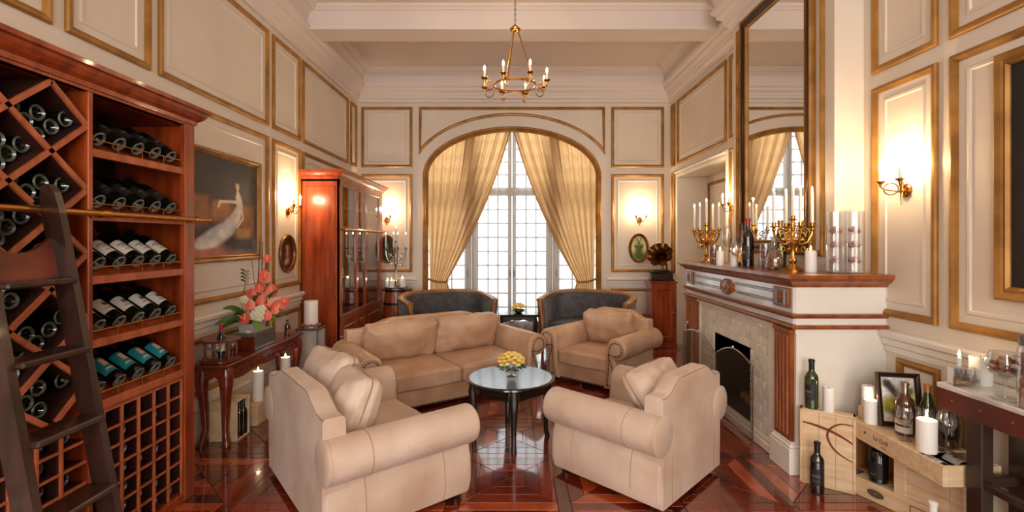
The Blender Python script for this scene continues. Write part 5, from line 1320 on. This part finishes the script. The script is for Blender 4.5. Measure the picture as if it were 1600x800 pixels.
for x0, y0, x1, y1 in ((370,330,388,45),(398,280,408,45),(345,380,322,180),(425,330,455,100)):
    MB().tube([(0,0,.06), tuple(fpos((x0-325)/882.4,(705-y0)/882.4,.03)), tuple(fpos((x1-325)/882.4,(705-y1)/882.4,.0))], [.005,.005,.003] if x0 in (370,398) else [.002]*3, 5).obj('reed', STEM, t)
MB().tube([(0,0,.06)]+[tuple(fpos((x-325)/882.4,(705-y)/882.4,.04)) for x, y in ((230,520),(240,430),(262,380),(280,460),(250,520))], .002, 5).obj('curled_stem', STEM, t)
t = bottle('small brown bottle at the far end of the carved console', (-2.12,4.53,cz), glass=bottle_mesh(GLASSBR, 14, h=.15, r=.026), cap=None)
inst(label_mesh(.0264,.02,.06,140,'#A24A34'), 'label', t)

# crates and candles under the console
t = thing('bottle_crate', 'open pine crate of dark bottles behind the near console leg', 'crate', (-2.25,3.56,0))
boards(t, [(0,0,0,.21,.012,.30),(0,.168,0,.21,.18,.30),(0,.012,0,.012,.168,.30),(.012,.012,0,.21,.168,.012),(.012,.012,.288,.205,.168,.30)])
for i in range(6):
    b = inst(BG6, 'wine_bottle', None, (-2.075-(i//3)*.075, 3.600+(i%3)*.0545, .0125), sc=(.76,.76,.88)); tag(b, 'dark bottle inside the open crate, %s' % ['front row, nearest','front row, middle','front row, farthest','rear row, nearest','rear row, middle','rear row, farthest'][i], 'bottle', 'bottles in the crate under the console')
t = thing('low_crate', 'low pine crate carrying two candles under the carved console', 'crate', (-2.27,3.86,0))
boards(t, [(0,0,0,.22,.012,.17),(0,.66,0,.22,.672,.17),(0,.012,0,.012,.66,.17),(.208,.012,0,.22,.66,.082),(.208,.012,.086,.22,.66,.17),(.012,.012,.158,.208,.66,.17)])
candle('tall lit white candle on the low crate, nearer the open bottle crate', (-2.11,3.99,.1705), .042, .24, power=.7)
candle('tall lit white candle on the low crate, nearer the bookcase', (-2.11,4.47,.1705), .042, .24, power=.7)

# mirrored pedestal with its candle
t = thing('mirrored_pedestal', 'slim mirror-clad pedestal beside the bookcase', 'pedestal', (-2.08,4.97,0))
MB().box(-.10,-.10,.02,.10,.10,.58,.004).obj('mirror_body', MIRCL, t, flat=True); MB().box(-.115,-.115,.58,.115,.115,.60,.004).obj('top', SILV, t, flat=True); MB().box(-.112,-.112,0,.112,.112,.022,.004).obj('base', SILV, t, flat=True)
for sx in (-1,1):
    for sy in (-1,1): MB().cyl((sx*.104,sy*.104,.02),(sx*.104,sy*.104,.58),.006,n=6).obj('corner_bead', SILV, t)
t = thing('drum_candle', 'wide white candle ringed with red blossoms on the mirrored pedestal', 'candle', (-2.08,4.97,.6005))
MB().lathe([(.066,.0),(.068,.01),(.068,.265),(.064,.272),(.054,.268),(.0,.265)], 26).obj('wax', WAX, t)
mb = MB()
for i in range(16): a = 2*PI*i/16; mb.ball((.082*math.cos(a), .082*math.sin(a), .02+.008*(i%2)), (.017,.017,.015), 7, 5)
mb.obj('blossom_ring', CORKR, t)

# pictures
def oval_picture(name, label, loc, rz, w, h, layers, base, framem=GOLD):
    t = thing(name, label, 'picture', loc, rz)
    fo = lambda u, v, h_: (u, -h_-.001, v)
    pth = [(w/2*math.cos(2*PI*i/44), h/2*math.sin(2*PI*i/44)) for i in range(44)]
    MB().mould(pth, [(0,0),(0,.016),(.008,.026),(.02,.024),(.03,.014),(.036,.018),(.042,.008),(.042,0)], fo).obj('oval_frame', framem, t, angle=40)
    canvas('canvas', w-.07, h-.07, 40, 20, layers, base, t, Matrix.Translation((0,-.006,0)), oval=True); return t
OVF = mat('antique_gold_frame', '#9A6A30', 0.35, 0.6, col2='#6E4418', scale=14, bump=.1, bscale=40)
oval_picture('oval_portrait', 'oval portrait of a seated figure below the sconce on the left wall', (XL,4.985,1.36), R(90), .36, .40,
             [('e',(.5,.2,.4,.3,0),'#4A1E14',.6),('e',(.55,.42,.20,.24,0),'#7A3A24',.5),('e',(.5,.5,.10,.12,0),'#B98A6A',.5),('e',(.52,.72,.11,.12,0),'#C79A76',.4),('e',(.54,.82,.13,.07,0),'#3A1E10',.4),('e',(.45,.25,.16,.08,20),'#C9B8A0',.6)], '#2A1A12', OVF)
oval_picture('oval_picture', 'oval dark green picture behind the barrel candelabrum', (-1.885,YB,1.36), 0, .25, .43,
             [('e',(.5,.3,.4,.2,0),'#3E5A22',.7),('e',(.5,.55,.12,.25,0),'#4A4A28',.6),('e',(.45,.6,.08,.10,0),'#8A8468',.6)], '#20261A', OVF)
oval_picture('oval_picture', 'oval picture of green leafy foliage on cream beside the gramophone', (1.917,YB,1.375), 0, .31, .45,
             [('e',(.5,.2,.42,.2,0),'#56702A',.5),('e',(.5,.45,.2,.28,0),'#4A6A22',.5),('e',(.34,.55,.14,.06,-20),'#4E6E2A',.4),('e',(.66,.56,.14,.08,30),'#3E5A20',.4),('e',(.5,.72,.09,.09,0),'#5C7C34',.4),('s',[(.4,.8,.01),(.36,.92,.008)],'#4A5A30',.5),('s',[(.6,.8,.01),(.64,.92,.008)],'#4A5A30',.5)], '#D9CE9C', OVF)
t = thing('salon_painting', 'framed oil painting of a white-gowned woman on a brown sofa', 'painting', (XL,0,0))
fS = lambda u, v, h: (h+.001, u, v)
MB().mould(rect(3.21,1.325,4.435,2.205), [(0,0),(0,.02),(.01,.032),(.022,.03),(.032,.018),(.042,.024),(.052,.010),(.052,0)], fS).obj('frame', GOLD, t, angle=30)
canvas('canvas', 1.13, .785, 130, 90, [
    ('r',(-.1,-.1,1.1,.15),'#A8705A',.25),('e',(.30,.06,.35,.09,0),'#B87A66',.6),('e',(.9,.08,.25,.10,0),'#6A6258',.6),
    ('r',(.86,.45,1.1,1.1),'#4E4A30',.2),('e',(.15,.8,.3,.25,0),'#3E3C36',.7),
    ('r',(-.1,.20,.95,.52),'#8A5A38',.2),('r',(.02,.36,.38,.60),'#9A6A44',.25),('r',(.42,.34,.62,.56),'#A8744A',.25),('r',(.80,.25,.94,.54),'#9A6440',.25),
    ('e',(.40,.26,.30,.08,15),'#3A3630',.6),('r',(.66,.06,.93,.20),'#4A4A48',.2),('r',(.64,.18,.90,.28),'#B88A5A',.25),('e',(.62,.16,.10,.10,0),'#2E2C2A',.5),
    ('s',[(.70,.40,.06),(.60,.28,.08),(.45,.19,.09),(.30,.13,.06)],'#C9CDCB',.25),('s',[(.58,.26,.03),(.42,.14,.05),(.26,.11,.03)],'#DADDD8',.35),('s',[(.50,.30,.02),(.40,.2,.03)],'#AEBBC0',.5),
    ('s',[(.735,.62,.035),(.755,.52,.04),(.70,.40,.055)],'#E2D8C4',.25),('s',[(.73,.66,.02),(.75,.58,.028)],'#EADFCC',.3),
    ('s',[(.74,.57,.018),(.62,.565,.015),(.51,.555,.014),(.49,.50,.012)],'#E6D2B4',.3),('s',[(.77,.52,.014),(.80,.40,.012),(.72,.30,.012)],'#E0CCAE',.3),
    ('e',(.722,.745,.022,.05,10),'#E6CDAE',.3),('e',(.715,.80,.024,.035,0),'#4A3424',.3),('s',[(.722,.70,.010),(.728,.65,.014)],'#E6CDAE',.3)],
    '#3C3C39', t, Matrix.Translation((.010,3.8225,1.765)) @ Matrix.Rotation(R(90),4,'Z'))

# barrel with candles and candelabrum
t = thing('wine_barrel', 'small oak barrel with black hoops standing by the arched window', 'barrel', (-1.62,6.74,0))
bp = lambda z: .15+.035*math.sin(PI*z/.83)
rings = []
for j in range(13):
    z = .83*j/12; rings.append([((bp(z)-(.004 if i % 4 == 0 else 0))*math.cos(2*PI*i/64), (bp(z)-(.004 if i % 4 == 0 else 0))*math.sin(2*PI*i/64), z) for i in range(64)])
MB().loft(rings).obj('staves', BARREL, t)
for z in (.03,.2,.6,.78): MB().lathe([(bp(z)+.001,z),(bp(z)+.006,z+.002),(bp(z+.035)+.006,z+.033),(bp(z+.035)+.001,z+.035)], 40, cap=False).obj('hoop', IRON, t)
MB().lathe([(.165,.831),(.165,.842),(0,.842)], 32).obj('lid', BLACKL, t)
bz = .843
candle('white candle on the barrel, in front of the candelabrum foot', (-1.665,6.635,bz), .04, .10); candle('white candle at the right side of the barrel top', (-1.53,6.70,bz), .035, .12); candle('white candle at the left side of the barrel top', (-1.745,6.74,bz), .035, .09)
candelabrum('candelabrum', 'tall dark crystal-hung candelabrum on the oak barrel', (-1.635,6.755,bz), 1.2, SILV, .62, 4, .14, .20, True, crystals=True, base_r=.05, light=False)
# gramophone on its cabinet
t = thing('gramophone_cabinet', 'narrow red-brown panelled cabinet in the far right corner', 'cabinet', (1.93,6.64,0))
MB().box(0,0,0,.345,.28,.90,.004).obj('body', MAHOG, t, flat=True); MB().box(-.015,-.015,.90,.36,.28,.925,.005).obj('top', MAHOG, t, flat=True); MB().box(-.01,-.01,0,.355,.28,.07,.004).obj('plinth', MAHOG, t, flat=True)
d = MB().box(.03,-.012,.10,.315,.002,.87,.003).obj('door', MAHOG, t, flat=True)
MB().mould(rect(.07,.15,.275,.82), [(0,0),(.006,.010),(.02,.004),(.024,0)], lambda u, v, h: (u, -.012-h, v)).obj('door_moulding', MAHOG, d, flat=True); MB().ball((.295,-.022,.5),.012,8,6).obj('knob', BRASS, d)
t = thing('gramophone', 'old gramophone with fluted bronze horn on the narrow cabinet', 'gramophone', (2.105,6.775,.9255))
oc = lambda r, z: [(r*math.cos(R(22.5+45*i)), r*.82*math.sin(R(22.5+45*i)), z) for i in range(8)]
MB().loft([oc(.185,0),oc(.185,.02),oc(.165,.03),oc(.158,.105),oc(.175,.115),oc(.175,.135),oc(.15,.14)]).obj('case', BLACKL, t, flat=True)
MB().lathe([(.11,.14),(.115,.142),(.115,.152),(0,.154)], 28).obj('turntable', IRON, t)
MB().tube([(.10,.06,.14),(.10,.06,.20),(.085,.05,.235),(.05,.03,.25),(.02,.0,.27),(.01,-.02,.31)], [.014,.014,.015,.017,.022,.03], 10).obj('tone_arm', BRASS, t)
ax = Vector((-.42,-.75,.42)).normalized(); u = ax.cross(Vector((0,0,1))).normalized(); v = u.cross(ax); o_ = Vector((.015,-.01,.29)); rings = []
for k, (s, r) in enumerate(((0,.028),(.06,.038),(.12,.060),(.17,.095),(.20,.135),(.215,.175),(.212,.18))):
    n = 64; rings.append([tuple(o_+ax*(s-(.018*abs(math.sin(4*2*PI*i/n)) if k >= 4 else 0))+(u*math.cos(2*PI*i/n)+v*math.sin(2*PI*i/n))*r*(1-(.10*k/6)*(1-abs(math.sin(4*2*PI*i/n))))) for i in range(n)])
MB().loft(rings, True, False).obj('horn', HORN, t, angle=40)
MB().tube([(.18,.0,.07),(.215,0,.07),(.215,0,.03),(.235,0,.03)], .006, 6).obj('crank', SILV, t)
